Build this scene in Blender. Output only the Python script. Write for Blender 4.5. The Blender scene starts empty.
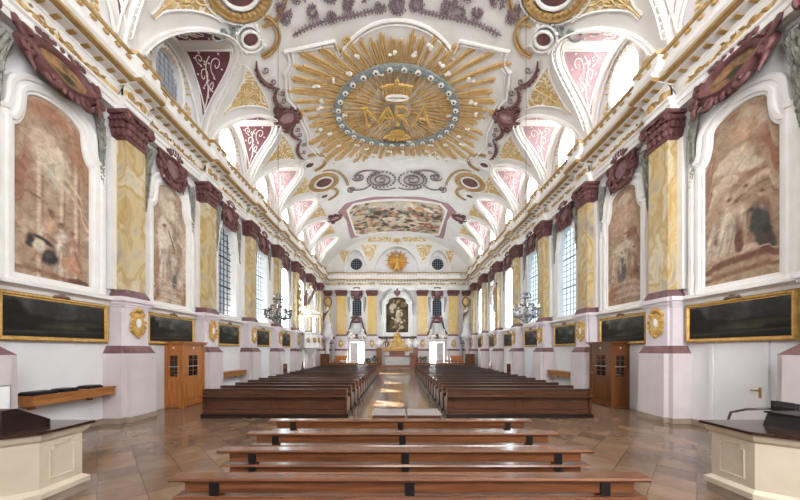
import bpy, bmesh, math, random
import numpy as np
from mathutils import Vector, Matrix
random.seed(7)
PI = math.pi
sc = bpy.context.scene
COL = sc.collection
# ---------------------------------------------------------------- dimensions (metres)
W = 6.8            # wall plane, left and right of the axis
S = 3.03           # bay length
Y1 = 7.42          # axis of the first pilaster in front of the camera
END = 27.8         # altar wall
BACK = -3.2
ZS, RISE, HALF = 8.75, 3.0, 6.6      # vault springing, rise, half span
LA, LH = 1.36, 2.05                  # lunette half width and height
def PY(k): return Y1 + S*(k-1)       # pilaster k
def BY(k): return Y1 + S*(k-1.5)     # bay k (bay 1 lies before pilaster 1)
ORD = ['zeroth','first','second','third','fourth','fifth','sixth','seventh','eighth','ninth','tenth','eleventh','twelfth','thirteenth','fourteenth','fifteenth','sixteenth','seventeenth','eighteenth']
SIDES = (('left', -1), ('right', 1))

# ---------------------------------------------------------------- materials
def lin(h):
    h = h.lstrip('#'); o = []
    for i in (0, 2, 4):
        c = int(h[i:i+2], 16)/255
        o.append(c/12.92 if c <= .04045 else ((c+.055)/1.055)**2.4)
    return (o[0], o[1], o[2], 1)
class NT:
    def __init__(s, m):
        m.use_nodes = True; s.t = m.node_tree; s.t.nodes.clear()
    def n(s, typ, **kw):
        n = s.t.nodes.new('ShaderNode'+typ)
        for k, v in kw.items():
            if k in n.inputs.keys(): n.inputs[k].default_value = v
            else: setattr(n, k, v)
        return n
    def l(s, a, b): s.t.links.new(a, b)
def ramp(t, stops, fac):
    r = t.n('ValToRGB'); e = r.color_ramp.elements
    while len(e) < len(stops): e.new(.5)
    for i, (p, c) in enumerate(stops):
        e[i].position = p; e[i].color = lin(c) if isinstance(c, str) else c
    t.l(fac, r.inputs['Fac']); return r.outputs['Color']
def mk(name, stops, scale=4, rough=.6, metal=0, bump=0, bscale=None, detail=4, distort=.3, stretch=(1,1,1), spec=.4, coat=0):
    """principled surface whose colour runs through STOPS along a noise"""
    m = bpy.data.materials.new(name); t = NT(m)
    out = t.n('OutputMaterial'); b = t.n('BsdfPrincipled', Roughness=rough, Metallic=metal)
    b.inputs['Specular IOR Level'].default_value = spec
    if coat: b.inputs['Coat Weight'].default_value = coat; b.inputs['Coat Roughness'].default_value = .12
    t.l(b.outputs[0], out.inputs[0])
    if isinstance(stops, str): stops = [(0, stops)]
    tc = t.n('TexCoord'); mp = t.n('Mapping'); mp.inputs['Scale'].default_value = stretch
    oi = t.n('ObjectInfo'); ad = t.n('VectorMath', operation='MULTIPLY_ADD'); ad.inputs[1].default_value = (7, 5, 9)
    t.l(oi.outputs['Location'], ad.inputs[0]); t.l(tc.outputs['Object'], ad.inputs[2]); t.l(ad.outputs[0], mp.inputs[0])
    nz = t.n('TexNoise', Scale=scale, Detail=detail, Distortion=distort); t.l(mp.outputs[0], nz.inputs['Vector'])
    if len(stops) == 1: b.inputs['Base Color'].default_value = lin(stops[0][1])
    else: t.l(ramp(t, stops, nz.outputs['Fac']), b.inputs['Base Color'])
    if bump:
        n2 = t.n('TexNoise', Scale=bscale or scale*4, Detail=3); t.l(mp.outputs[0], n2.inputs['Vector'])
        bp = t.n('Bump', Strength=bump, Distance=.02); t.l(n2.outputs['Fac'], bp.inputs['Height']); t.l(bp.outputs[0], b.inputs['Normal'])
    return m
def mk_scroll(name, base, line, scale=3.2, freq=26, wid=.35, rough=.6):
    """arabesque: contour lines of a noise in a second colour"""
    m = bpy.data.materials.new(name); t = NT(m)
    out = t.n('OutputMaterial'); b = t.n('BsdfPrincipled', Roughness=rough); t.l(b.outputs[0], out.inputs[0])
    tc = t.n('TexCoord'); nz = t.n('TexNoise', Scale=scale, Detail=1, Distortion=1.2); t.l(tc.outputs['Object'], nz.inputs['Vector'])
    mu = t.n('Math', operation='MULTIPLY'); mu.inputs[1].default_value = freq; t.l(nz.outputs['Fac'], mu.inputs[0])
    sn = t.n('Math', operation='SINE'); t.l(mu.outputs[0], sn.inputs[0])
    t.l(ramp(t, [(wid, base), (wid+.25, line)], sn.outputs[0]), b.inputs['Base Color'])
    return m
def mk_paint(name, rough=.75, amount=.16, scale=9, sat=1.0):
    """a painted picture: the point colours of the mesh, broken up by a noise"""
    m = bpy.data.materials.new(name); t = NT(m)
    out = t.n('OutputMaterial'); b = t.n('BsdfPrincipled', Roughness=rough); t.l(b.outputs[0], out.inputs[0])
    b.inputs['Specular IOR Level'].default_value = .25
    at = t.n('Attribute', attribute_name='paint'); tc = t.n('TexCoord')
    nz = t.n('TexNoise', Scale=scale, Detail=6, Roughness=.65, Distortion=.8); t.l(tc.outputs['Object'], nz.inputs['Vector'])
    hs = t.n('HueSaturation'); mr = t.n('MapRange'); mr.inputs['From Min'].default_value = .25; mr.inputs['From Max'].default_value = .75
    mr.inputs['To Min'].default_value = .93-amount*2; mr.inputs['To Max'].default_value = .93+amount*2
    t.l(nz.outputs['Fac'], mr.inputs['Value']); t.l(mr.outputs[0], hs.inputs['Value']); t.l(at.outputs['Color'], hs.inputs['Color'])
    hs.inputs['Saturation'].default_value = sat; hs.inputs['Hue'].default_value = .512 if sat < 1 else .5; t.l(hs.outputs[0], b.inputs['Base Color']); return m
def mk_lit(name, color, strength, through=.45):
    """window glass with the day behind it: partly clear, partly glowing"""
    m = bpy.data.materials.new(name); t = NT(m)
    out = t.n('OutputMaterial'); mx = t.n('MixShader', Fac=1-through); tr = t.n('BsdfTransparent')
    em = t.n('Emission', Strength=strength); em.inputs[0].default_value = lin(color)
    t.l(tr.outputs[0], mx.inputs[1]); t.l(em.outputs[0], mx.inputs[2]); t.l(mx.outputs[0], out.inputs[0]); return m

M = {}
M['white'] = mk('white_stucco', [(.3, '#dfdcd8'), (.7, '#e9e7e4')], 3, .65, bump=.05)
M['wall'] = mk('white_wall_paint', [(.3, '#dcdcdf'), (.7, '#e6e6e8')], 1.2, .8, bump=.04)
M['vault'] = mk('vault_plaster', [(.3, '#dad7d2'), (.7, '#e6e4e0')], 1.5, .75, bump=.04)
M['greydark'] = mk('grey_stucco_scroll', [(.3, '#8f8e91'), (.7, '#a9a7a8')], 5, .7)
M['grey'] = mk('grey_stucco', [(.3, '#bdbabb'), (.7, '#cbc8c8')], 3, .7)
M['lilac'] = mk('lilac_white_stucco', [(.3, '#d6cdd4'), (.7, '#e2dade')], 2.5, .6, bump=.03)
M['pink'] = mk('pale_pink_stone', [(.3, '#c9bfc0'), (.7, '#d4cacb')], 2, .6, bump=.03)
M['plum'] = mk('plum_stucco_marble', [(.3, '#553433'), (.7, '#754c4b')], 6, .5, bump=.1)
M['plumband'] = mk('plum_band_marble', [(.3, '#6d4e50'), (.7, '#876668')], 6, .45)
M['plumdark'] = mk('plum_panel', [(.3, '#5f3238'), (.7, '#704048')], 5, .65)
M['plumlight'] = mk('pale_plum_panel', [(.3, '#9d7a80'), (.7, '#ad8b8e')], 5, .65)
M['cream'] = mk('cream_scroll_stucco', [(0, '#e4ddd6')], rough=.6)
M['gold'] = mk('gilt', [(.3, '#b98d45'), (.7, '#d9b56c')], 9, .4, metal=.25, bump=.15, bscale=40)
M['ochregold'] = mk('pale_gilt_stucco', [(.3, '#c3a569'), (.7, '#d8c08c')], 8, .55, metal=.1)
M['orange'] = mk('orange_gilt', [(.3, '#b97a2a'), (.7, '#e0a94e')], 8, .4, metal=.25)
M['golddark'] = mk('dull_gilt_moulding', [(.3, '#9c7a4a'), (.7, '#b99a66')], 8, .5, metal=.15, bump=.15, bscale=30)
M['goldray'] = mk('gilt_ray', [(.3, '#b8935c'), (.7, '#d3b27c')], 6, .5, metal=.1)
M['ochre'] = mk_scroll('ochre_trellis', '#c4a46a', '#eae0ca', 2.6, 30, .3)
M['friezegold'] = mk_scroll('ochre_acanthus', '#cfb27a', '#e9e2d2', 2.8, 22, .3)
M['sage'] = mk('grey_green_leaf_stucco', [(.3, '#6c6c64'), (.7, '#9b9b91')], 8, .65)
M['marble'] = mk('yellow_scagliola', [(.24, '#807b76'), (.37, '#ab9f8b'), (.46, '#c4b083'), (.54, '#ae915b'), (.63, '#cdc0a0'), (.78, '#999590')], 1.9, .3, detail=9, distort=.9, stretch=(1, 1, .55))
M['marblefar'] = mk('amber_scagliola', [(.25, '#b39e72'), (.45, '#d0b274'), (.6, '#c8a35e'), (.75, '#dcc79c')], 1.6, .3, detail=8, distort=1.6, stretch=(1, 1, .55))
M['wood'] = mk('pew_brown_wood', [(.3, '#40261a'), (.5, '#543322'), (.7, '#623e2a')], 3, .28, detail=6, distort=.6, stretch=(.6, 8, 8), coat=.25)
M['wooddark'] = mk('dark_pew_wood', [(.3, '#1d1310'), (.7, '#2c1c16')], 3, .35, stretch=(.6, 8, 8))
M['bench'] = mk('bench_red_brown_wood', [(.3, '#53301e'), (.5, '#693f26'), (.7, '#7b4e31')], 2.4, .24, detail=7, distort=.7, stretch=(.5, 9, 9), coat=.4)
M['oak'] = mk('orange_oak', [(.3, '#8f5527'), (.5, '#aa6a33'), (.7, '#bd7c41')], 3, .35, detail=6, distort=.8, stretch=(8, 8, .6))
M['oakdark'] = mk('brown_oak', [(.3, '#5a3318'), (.7, '#744621')], 3, .35, detail=6, distort=.8, stretch=(8, 8, .6))
M['oakbeam'] = mk('orange_oak_beam', [(.3, '#8f5a2c'), (.7, '#b27840')], 3, .35, detail=6, stretch=(.6, 8, 8))
M['black'] = mk('black_paint', [(0, '#141212')], rough=.4)
M['darkglass'] = mk('dark_glass', [(0, '#1b1c20')], rough=.08, spec=.6)
M['iron'] = mk('dark_iron', [(0, '#2b2b2e')], rough=.45, metal=.4)
M['lead'] = mk('grey_glazing_bar', [(0, '#7b858c')], rough=.5)
M['steel'] = mk('brushed_steel', [(0, '#b9b8b4')], rough=.3, metal=.9)
M['crystal'] = mk('smoky_crystal', [(.35, '#3c3d42'), (.65, '#a9abb2')], 18, .15, metal=.35, spec=.8)
M['candle'] = mk('candle_wax', [(0, '#efe6d2')], rough=.5)
M['counter'] = mk('cream_painted_panel', [(.3, '#bdb09c'), (.7, '#cbbfac')], 3, .5)
M['countertop'] = mk('dark_counter_wood', [(.3, '#2a1b14'), (.7, '#3d281d')], 4, .25, stretch=(8, 1, 1), coat=.4)
M['skirt'] = mk('grey_brown_stone_skirting', [(.3, '#8e7f70'), (.7, '#a39483')], 4, .5)
M['greymarble'] = mk('grey_veined_marble', [(.3, '#8d8d8e'), (.5, '#c4c2be'), (.7, '#a9a6a2')], 4, .25, detail=8, distort=2)
M['redwood'] = mk('red_brown_marble', [(.3, '#6e3a28'), (.7, '#8b513a')], 5, .3)
M['blueleaf'] = mk('blue_grey_leaf', [(.3, '#76807f'), (.7, '#979e9d')], 14, .65, bump=.3, bscale=50)
M['mauve'] = mk('mauve_scroll_stucco', [(.3, '#6d5a63'), (.7, '#8d7a80')], 8, .65)
M['statue'] = mk('white_statue_stucco', [(.3, '#dcd6cc'), (.7, '#eeeae3')], 6, .5)
M['statuedark'] = mk('brown_statue_wood', [(.3, '#5b4436'), (.7, '#84695a')], 8, .5)
M['flesh'] = mk('carved_flesh', [(.3, '#b99a88'), (.7, '#cfb3a1')], 6, .5)
M['plant'] = mk('dark_green_leaf', [(.3, '#27391f'), (.7, '#46603a')], 9, .5)
M['petal'] = mk('pink_petal', [(.3, '#b5566a'), (.7, '#d98c9a')], 12, .6)
M['paper'] = mk('notice_paper', [(.42, '#f3f4f6'), (.6, '#dfe6f0'), (.66, '#8ba6cf')], 5, .7)
M['fresco'] = mk_paint('fresco_paint', .85, .19, 7, .85)
M['oil'] = mk_paint('oil_paint', .62, .2, 6)
M['lit_right'] = mk_lit('window_day_bright', '#c6e4f0', 1.5, .3)
M['lit_left'] = mk_lit('window_day_pale', '#cfe2ea', 1.2, .3)
M['lit_dull'] = mk_lit('window_shaded_courtyard', '#8c949c', .38, .3)
M['lit_bright'] = mk_lit('window_day_strong', '#dff0f8', 18, .3)
M['lit_oculus'] = mk_lit('oculus_day', '#ffffff', 17, .0)
M['lit_grey'] = mk_lit('oculus_shaded', '#9a9a9e', .6, .0)
M['lit_rear_fill'] = mk_lit('rear_fill_glow', '#f2f4f6', 14, .0)  # glow of the added rear windows, graded from left to right
M['lit_rear_fill_bright'] = mk_lit('rear_fill_glow_bright', '#f4f5f6', 24, .0)
M['lit_rear_fill_dull'] = mk_lit('rear_fill_glow_dull', '#dfe4ea', 1.5, .0)
M['lit_far'] = mk_lit('altar_window_dark', '#55595c', .2, .0)
M['lit_door'] = mk_lit('daylight_in_side_room', '#ffffff', 14.0, .0)

def floor_mat():
    m = bpy.data.materials.new('diagonal_stone_tiles'); t = NT(m)
    out = t.n('OutputMaterial'); b = t.n('BsdfPrincipled', Roughness=.2); t.l(b.outputs[0], out.inputs[0])
    tc = t.n('TexCoord'); mp = t.n('Mapping'); mp.inputs['Rotation'].default_value = (0, 0, PI/4); t.l(tc.outputs['Object'], mp.inputs[0])
    br = t.n('TexBrick', offset=0.0, squash=1.0); br.inputs['Scale'].default_value = 1
    br.inputs['Brick Width'].default_value = .42; br.inputs['Row Height'].default_value = .42; br.inputs['Mortar Size'].default_value = .004
    br.inputs['Color1'].default_value = lin('#776253'); br.inputs['Color2'].default_value = lin('#967d66'); br.inputs['Mortar'].default_value = lin('#54443a')
    t.l(mp.outputs[0], br.inputs['Vector'])
    nz = t.n('TexNoise', Scale=2.2, Detail=8, Distortion=1.0); t.l(tc.outputs['Object'], nz.inputs['Vector'])
    mx = t.n('MixRGB', blend_type='MULTIPLY', Fac=.75)
    t.l(br.outputs['Color'], mx.inputs[1]); t.l(ramp(t, [(.3, '#c9bcae'), (.7, '#ffffff')], nz.outputs['Fac']), mx.inputs[2])
    t.l(mx.outputs[0], b.inputs['Base Color'])
    n2 = t.n('TexNoise', Scale=9, Detail=4); t.l(tc.outputs['Object'], n2.inputs['Vector'])
    mr = t.n('MapRange'); mr.inputs['To Min'].default_value = .06; mr.inputs['To Max'].default_value = .22
    t.l(n2.outputs['Fac'], mr.inputs['Value']); t.l(mr.outputs[0], b.inputs['Roughness'])
    return m
M['floor'] = floor_mat()
def check_mat():
    m = bpy.data.materials.new('grey_checked_cloth'); t = NT(m)
    out = t.n('OutputMaterial'); b = t.n('BsdfPrincipled', Roughness=.9); t.l(b.outputs[0], out.inputs[0])
    tc = t.n('TexCoord'); ch = t.n('TexChecker', Scale=30.0); t.l(tc.outputs['Object'], ch.inputs['Vector'])
    ch.inputs['Color1'].default_value = lin('#c5c1bf'); ch.inputs['Color2'].default_value = lin('#6d5a58'); t.l(ch.outputs['Color'], b.inputs['Base Color']); return m
M['check'] = check_mat()

# ---------------------------------------------------------------- geometry collector
class G:
    def __init__(s): s.v = []; s.f = []
    def add(s, v, f):
        b = len(s.v); s.v.extend([tuple(p) for p in v]); s.f.extend([tuple(i+b for i in q) for q in f]); return s
    def box(s, x0, x1, y0, y1, z0, z1):
        return s.add([(x0,y0,z0),(x1,y0,z0),(x1,y1,z0),(x0,y1,z0),(x0,y0,z1),(x1,y0,z1),(x1,y1,z1),(x0,y1,z1)],
                     [(3,2,1,0),(4,5,6,7),(0,1,5,4),(1,2,6,5),(2,3,7,6),(3,0,4,7)])
    def frust(s, a, z0, b, z1):
        (x0,x1,y0,y1), (u0,u1,w0,w1) = a, b
        return s.add([(x0,y0,z0),(x1,y0,z0),(x1,y1,z0),(x0,y1,z0),(u0,w0,z1),(u1,w0,z1),(u1,w1,z1),(u0,w1,z1)],
                     [(3,2,1,0),(4,5,6,7),(0,1,5,4),(1,2,6,5),(2,3,7,6),(3,0,4,7)])
    def prism(s, pts, a0, a1, axis='z'):
        mp = {'z': lambda p, a: (p[0], p[1], a), 'y': lambda p, a: (p[0], a, p[1]), 'x': lambda p, a: (a, p[0], p[1])}[axis]
        n = len(pts)
        return s.add([mp(p, a0) for p in pts]+[mp(p, a1) for p in pts],
                     [tuple(range(n))[::-1], tuple(range(n, 2*n))]+[(i, (i+1) % n, n+(i+1) % n, n+i) for i in range(n)])
    def tube(s, path, r, n=6, closed=False):
        P = [Vector(p) for p in path]; m = len(P)
        if m < 2: return s
        R = r if isinstance(r, (list, tuple)) else [r]*m
        vs = []; up = None
        for i, p in enumerate(P):
            if closed: d = P[(i+1) % m]-P[i-1]
            else: d = P[min(i+1, m-1)]-P[max(i-1, 0)]
            d = d.normalized() if d.length > 1e-9 else Vector((0, 0, 1))
            if up is None: up = Vector((0, 0, 1)) if abs(d.z) < .9 else Vector((1, 0, 0))
            a = (up-d*up.dot(d))
            a = a.normalized() if a.length > 1e-6 else d.orthogonal().normalized()
            up = a; c = d.cross(a)
            for k in range(n):
                t = 2*PI*k/n; vs.append(p+(a*math.cos(t)+c*math.sin(t))*R[i])
        fs = []
        for i in range(m if closed else m-1):
            j = (i+1) % m
            for k in range(n): fs.append((i*n+k, i*n+(k+1) % n, j*n+(k+1) % n, j*n+k))
        if not closed: fs += [tuple(range(n))[::-1], tuple((m-1)*n+k for k in range(n))]
        return s.add(vs, fs)
    def lathe(s, prof, n=16, c=(0,0,0)):
        vs = [(c[0]+r*math.cos(2*PI*k/n), c[1]+r*math.sin(2*PI*k/n), c[2]+z) for r, z in prof for k in range(n)]
        fs = [(i*n+k, i*n+(k+1) % n, (i+1)*n+(k+1) % n, (i+1)*n+k) for i in range(len(prof)-1) for k in range(n)]
        fs += [tuple(range(n))[::-1], tuple((len(prof)-1)*n+k for k in range(n))]
        return s.add(vs, fs)
    def blob(s, c, r, n=8, m=5, rot=None):
        c = Vector(c); r = r if isinstance(r, (tuple, list)) else (r, r, r); vs = []
        for i in range(m+1):
            a = PI*i/m
            for k in range(n):
                t = 2*PI*k/n
                p = Vector((r[0]*math.sin(a)*math.cos(t), r[1]*math.sin(a)*math.sin(t), -r[2]*math.cos(a)))
                if rot is not None: p = rot @ p
                vs.append(c+p)
        fs = [(i*n+k, i*n+(k+1) % n, (i+1)*n+(k+1) % n, (i+1)*n+k) for i in range(m) for k in range(n)]
        return s.add(vs, fs)
    def grid(s, fn, nu, nv):
        vs = [fn(i/nu, j/nv) for j in range(nv+1) for i in range(nu+1)]
        return s.add(vs, [(j*(nu+1)+i, j*(nu+1)+i+1, (j+1)*(nu+1)+i+1, (j+1)*(nu+1)+i) for j in range(nv) for i in range(nu)])
    def plate(s, fn, nu, nv, th):
        """grid with thickness: FN(u, v, off) gives a point OFF away from the surface it lies on"""
        s.grid(lambda u, v: fn(u, v, th), nu, nv)
        ed = [(i/nu, 0) for i in range(nu)]+[(1, j/nv) for j in range(nv)]+[(1-i/nu, 1) for i in range(nu)]+[(0, 1-j/nv) for j in range(nv)]
        n = len(ed); vs = [fn(u, v, th) for u, v in ed]+[fn(u, v, 0) for u, v in ed]
        return s.add(vs, [(i, (i+1) % n, n+(i+1) % n, n+i) for i in range(n)])
    def loops(s, L, closed=True, cap=False):
        """skin a list of equally long point loops"""
        n = len(L[0]); vs = [p for l in L for p in l]; fs = []
        for i in range(len(L)-1):
            for k in range(n if closed else n-1): fs.append((i*n+k, i*n+(k+1) % n, (i+1)*n+(k+1) % n, (i+1)*n+k))
        if cap: fs += [tuple(range(n)), tuple((len(L)-1)*n+k for k in range(n))]
        return s.add(vs, fs)
    def build(s, name, m, parent=None, smooth=True, angle=.7, loc=None):
        me = bpy.data.meshes.new(name); me.from_pydata(s.v, [], s.f); me.validate()
        bm = bmesh.new(); bm.from_mesh(me); bmesh.ops.recalc_face_normals(bm, faces=bm.faces); bm.to_mesh(me); bm.free()
        if smooth: me.shade_smooth(); me.set_sharp_from_angle(angle=angle)
        me.materials.append(M[m] if isinstance(m, str) else m)
        o = bpy.data.objects.new(name, me); COL.objects.link(o)
        if parent is not None: o.parent = parent
        if loc: o.location = loc
        return o
def tag(o, label, cat, group=None):
    o['label'] = label; o['category'] = cat
    if group: o['group'] = group
    return o
def thing(name, label, cat, loc=(0,0,0), rz=0, group=None):
    o = bpy.data.objects.new(name, None); COL.objects.link(o); o.empty_display_size = .1
    o.location = loc; o.rotation_euler = (0, 0, rz); return tag(o, label, cat, group)
def structure(o): o['kind'] = 'structure'; return o
def kids(o): return [c for c in o.children]
def copy_tree(o, label=None, loc=None, rz=None, parent=None):
    c = o.copy(); COL.objects.link(c)
    if parent is not None: c.parent = parent
    for ch in kids(o): copy_tree(ch, parent=c)
    if label: c['label'] = label
    if loc is not None: c.location = loc
    if rz is not None: c.rotation_euler = (0, 0, rz)
    return c
def wall_place(sgn, y, z=0, out=0):
    """location and turn that bring a wall piece (X along, Y out of the wall) onto the left or right wall"""
    return (sgn*(W-out), y, z), (PI/2 if sgn > 0 else -PI/2)
# ---------------------------------------------------------------- 2D helpers
def arc(cx, cy, rx, ry, a0, a1, n):
    return [(cx+rx*math.cos(a0+(a1-a0)*i/n), cy+ry*math.sin(a0+(a1-a0)*i/n)) for i in range(n+1)]
def offset(poly, d):
    n = len(poly); A = sum(poly[i][0]*poly[(i+1) % n][1]-poly[(i+1) % n][0]*poly[i][1] for i in range(n)); sg = 1 if A > 0 else -1; out = []
    for i in range(n):
        p0, p1, p2 = Vector(poly[i-1]), Vector(poly[i]), Vector(poly[(i+1) % n])
        e1, e2 = (p1-p0), (p2-p1)
        e1 = e1.normalized() if e1.length > 1e-9 else e2.normalized(); e2 = e2.normalized() if e2.length > 1e-9 else e1
        n1, n2 = Vector((e1.y, -e1.x))*sg, Vector((e2.y, -e2.x))*sg
        b = n1+n2; b = b.normalized() if b.length > 1e-6 else n1
        k = min(1/max(b.dot(n1), .3), 1.8); q = p1+b*d*k; out.append((q.x, q.y))
    return out
def spiral(cx, cy, r0, r1, a0, turns, n=28):
    return [(cx+(r0+(r1-r0)*i/n)*math.cos(a0+2*PI*turns*i/n), cy+(r0+(r1-r0)*i/n)*math.sin(a0+2*PI*turns*i/n)) for i in range(n+1)]
def bez(p0, p1, p2, p3, n=14):
    o = []
    for i in range(n+1):
        t = i/n; a, b, c, d = (1-t)**3, 3*t*(1-t)**2, 3*t*t*(1-t), t**3
        o.append(tuple(a*p0[k]+b*p1[k]+c*p2[k]+d*p3[k] for k in range(len(p0))))
    return o
def arch_outline(hw, z0, zsh, hw2, zs2, zap, n=12):
    """shouldered arch: straight sides to ZSH, hollow curve in to (HW2, ZS2), segmental head to ZAP; counter-clockwise in (x, z)"""
    right = [(-hw, z0), (hw, z0), (hw, zsh)]
    hollow = arc(hw, zs2, hw-hw2, zs2-zsh, -PI/2, -PI, 8)
    s = hw2; h = zap-zs2
    head = [(s*math.cos(a), zs2+h*math.sin(a)) for a in [PI*i/n for i in range(n+1)]]
    left = [(-x, z) for x, z in hollow[::-1]]
    return right+hollow[1:]+head[1:-1]+left[:-1]+[(-hw, zsh)]
def moulding(g, poly, prof, axis='y', y0=0):
    """PROF: (offset outwards, height above the wall)"""
    g.loops([[(x, y0+h, z) for x, z in offset(poly, d)] for d, h in prof])
def wall_mesh(name, outer, holes, to3, mat):
    bm = bmesh.new()
    for lp in [outer]+holes:
        vs = [bm.verts.new(to3(*p)) for p in lp]
        for i in range(len(vs)): bm.edges.new((vs[i], vs[(i+1) % len(vs)]))
    bmesh.ops.triangle_fill(bm, use_beauty=True, use_dissolve=False, edges=bm.edges[:])
    me = bpy.data.meshes.new(name); bm.to_mesh(me); bm.free(); me.materials.append(M[mat])
    o = bpy.data.objects.new(name, me); COL.objects.link(o); return o
# ---------------------------------------------------------------- painting
def noise2(shape, cell, rng):
    h, w = shape; gy, gx = max(2, int(h/cell)+2), max(2, int(w/cell)+2); r = rng.random((gy, gx))
    yy = np.linspace(0, gy-1.001, h); xx = np.linspace(0, gx-1.001, w); y0 = yy.astype(int); x0 = xx.astype(int)
    fy = (yy-y0)[:, None]; fx = (xx-x0)[None, :]; fy = fy*fy*(3-2*fy); fx = fx*fx*(3-2*fx)
    return (r[y0][:, x0]*(1-fx)+r[y0][:, x0+1]*fx)*(1-fy)+(r[y0+1][:, x0]*(1-fx)+r[y0+1][:, x0+1]*fx)*fy
class Picture:
    """colours on a grid: u runs left to right, v bottom to top, both 0..1"""
    def __init__(s, w, h, base, seed=1):
        s.w, s.h = w, h; s.rng = np.random.default_rng(seed)
        s.c = np.ones((h, w, 3))*np.array(lin(base)[:3]); s.u, s.v = np.meshgrid(np.linspace(0, 1, w), np.linspace(0, 1, h))
    def mix(s, a, col):
        a = np.clip(a, 0, 1)[..., None]; s.c = s.c*(1-a)+np.array(lin(col)[:3])*a
    def cloud(s, col, cell, lo=.5, hi=.75, amt=.7, mask=None):
        n = noise2((s.h, s.w), cell, s.rng)*.65+noise2((s.h, s.w), cell/2.3, s.rng)*.35
        a = np.clip((n-lo)/(hi-lo), 0, 1)*amt
        if mask is not None: a = a*mask
        s.mix(a, col)
    def ell(s, u, v, ru, rv, col, rot=0, soft=.35, amt=1):
        wob = (noise2((s.h, s.w), 5, s.rng)-.5)*.35
        du, dv = (s.u-u)/ru, (s.v-v)/rv
        if rot:
            k = rv/ru if ru else 1; x, y = s.u-u, (s.v-v)*(s.h/s.w); c, n = math.cos(rot), math.sin(rot)
            du, dv = (x*c+y*n)/ru, (-x*n+y*c)/(rv*s.h/s.w)
        d = np.sqrt(du*du+dv*dv)+wob; s.mix((1-d)/soft*amt, col)
    def line(s, u0, v0, u1, v1, wd, col, amt=.7):
        asp = s.h/s.w; ax, ay, bx, by = u0, v0*asp, u1, v1*asp; L2 = (bx-ax)**2+(by-ay)**2
        t = np.clip(((s.u-ax)*(bx-ax)+(s.v*asp-ay)*(by-ay))/L2, 0, 1)
        d = np.hypot(s.u-ax-t*(bx-ax), s.v*asp-ay-t*(by-ay)); s.mix((1-d/wd)*2*amt, col)
    def figure(s, u, v, h, robe, skin='#b98f78', lean=0, shade='#6b4838'):
        """a robed figure, feet at (u, v), H tall"""
        asp = s.w/s.h; w = h/asp*.2; sx = 1 if lean >= 0 else -1
        X = lambda f: u+lean*.6*h/asp*f
        s.ell(X(.3)+.5*w*sx, v+h*.3, w*1.1, h*.38, shade, soft=.8, amt=.55)
        s.ell(X(.1), v+h*.16, w*1.15, h*.2, robe, soft=.6); s.ell(X(.35), v+h*.4, w*.95, h*.26, robe, rot=-lean*.5, soft=.6)
        s.ell(X(.65), v+h*.66, w*.85, h*.15, robe, soft=.6); s.ell(X(.4)-.35*w, v+h*.45, w*.4, h*.25, '#e2cfba', soft=.8, amt=.65); s.ell(X(.4)+.6*w*sx, v+h*.35, w*.35, h*.3, shade, soft=.8, amt=.6)
        s.ell(X(.6)+.8*w*sx, v+h*.58, w*.6, h*.05, skin, rot=.5*sx, soft=.6, amt=.9)
        s.ell(X(.92), v+h*.86, w*.34, h*.065, skin, soft=.5); s.ell(X(.95)-.1*w*sx, v+h*.91, w*.36, h*.045, shade, soft=.7, amt=.8)
        for k in (-.45, .05, .45): s.line(u+k*w*1.3, v+.03*h, X(.5)+k*w*.4, v+.5*h, w*.16, shade, .28)
    def mesh(s, name, fn, mat, parent=None):
        """FN(u, v) -> point"""
        vs = [fn(i/(s.w-1), j/(s.h-1)) for j in range(s.h) for i in range(s.w)]
        fs = [(j*s.w+i, j*s.w+i+1, (j+1)*s.w+i+1, (j+1)*s.w+i) for j in range(s.h-1) for i in range(s.w-1)]
        me = bpy.data.meshes.new(name); me.from_pydata(vs, [], fs)
        at = me.color_attributes.new('paint', 'FLOAT_COLOR', 'POINT')
        rgba = np.ones((s.h*s.w, 4), dtype=np.float32); rgba[:, :3] = s.c.reshape(-1, 3); at.data.foreach_set('color', rgba.ravel())
        me.shade_smooth(); me.materials.append(M[mat]); o = bpy.data.objects.new(name, me); COL.objects.link(o)
        if parent is not None: o.parent = parent
        return o
def skin_body(name, joints, edges, mat, parent=None, root=0, sub=2):
    """one continuous figure grown over a skeleton: JOINTS = [((x,y,z), radius)]"""
    me = bpy.data.meshes.new(name); me.from_pydata([j[0] for j in joints], edges, [])
    o = bpy.data.objects.new(name, me); COL.objects.link(o); sk = o.modifiers.new('skin', 'SKIN'); sk.use_smooth_shade = True
    if not me.skin_vertices: bpy.context.view_layer.update()
    if not me.skin_vertices:
        bpy.context.view_layer.objects.active = o; o.select_set(True); bpy.ops.mesh.customdata_skin_add()
    for i, j in enumerate(joints):
        r = j[1]; me.skin_vertices[0].data[i].radius = (r, r) if not isinstance(r, tuple) else r
        me.skin_vertices[0].data[i].use_root = (i == root)
    ss = o.modifiers.new('sub', 'SUBSURF'); ss.levels = sub; ss.render_levels = sub
    me.materials.append(M[mat])
    if parent is not None: o.parent = parent
    return o
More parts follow.
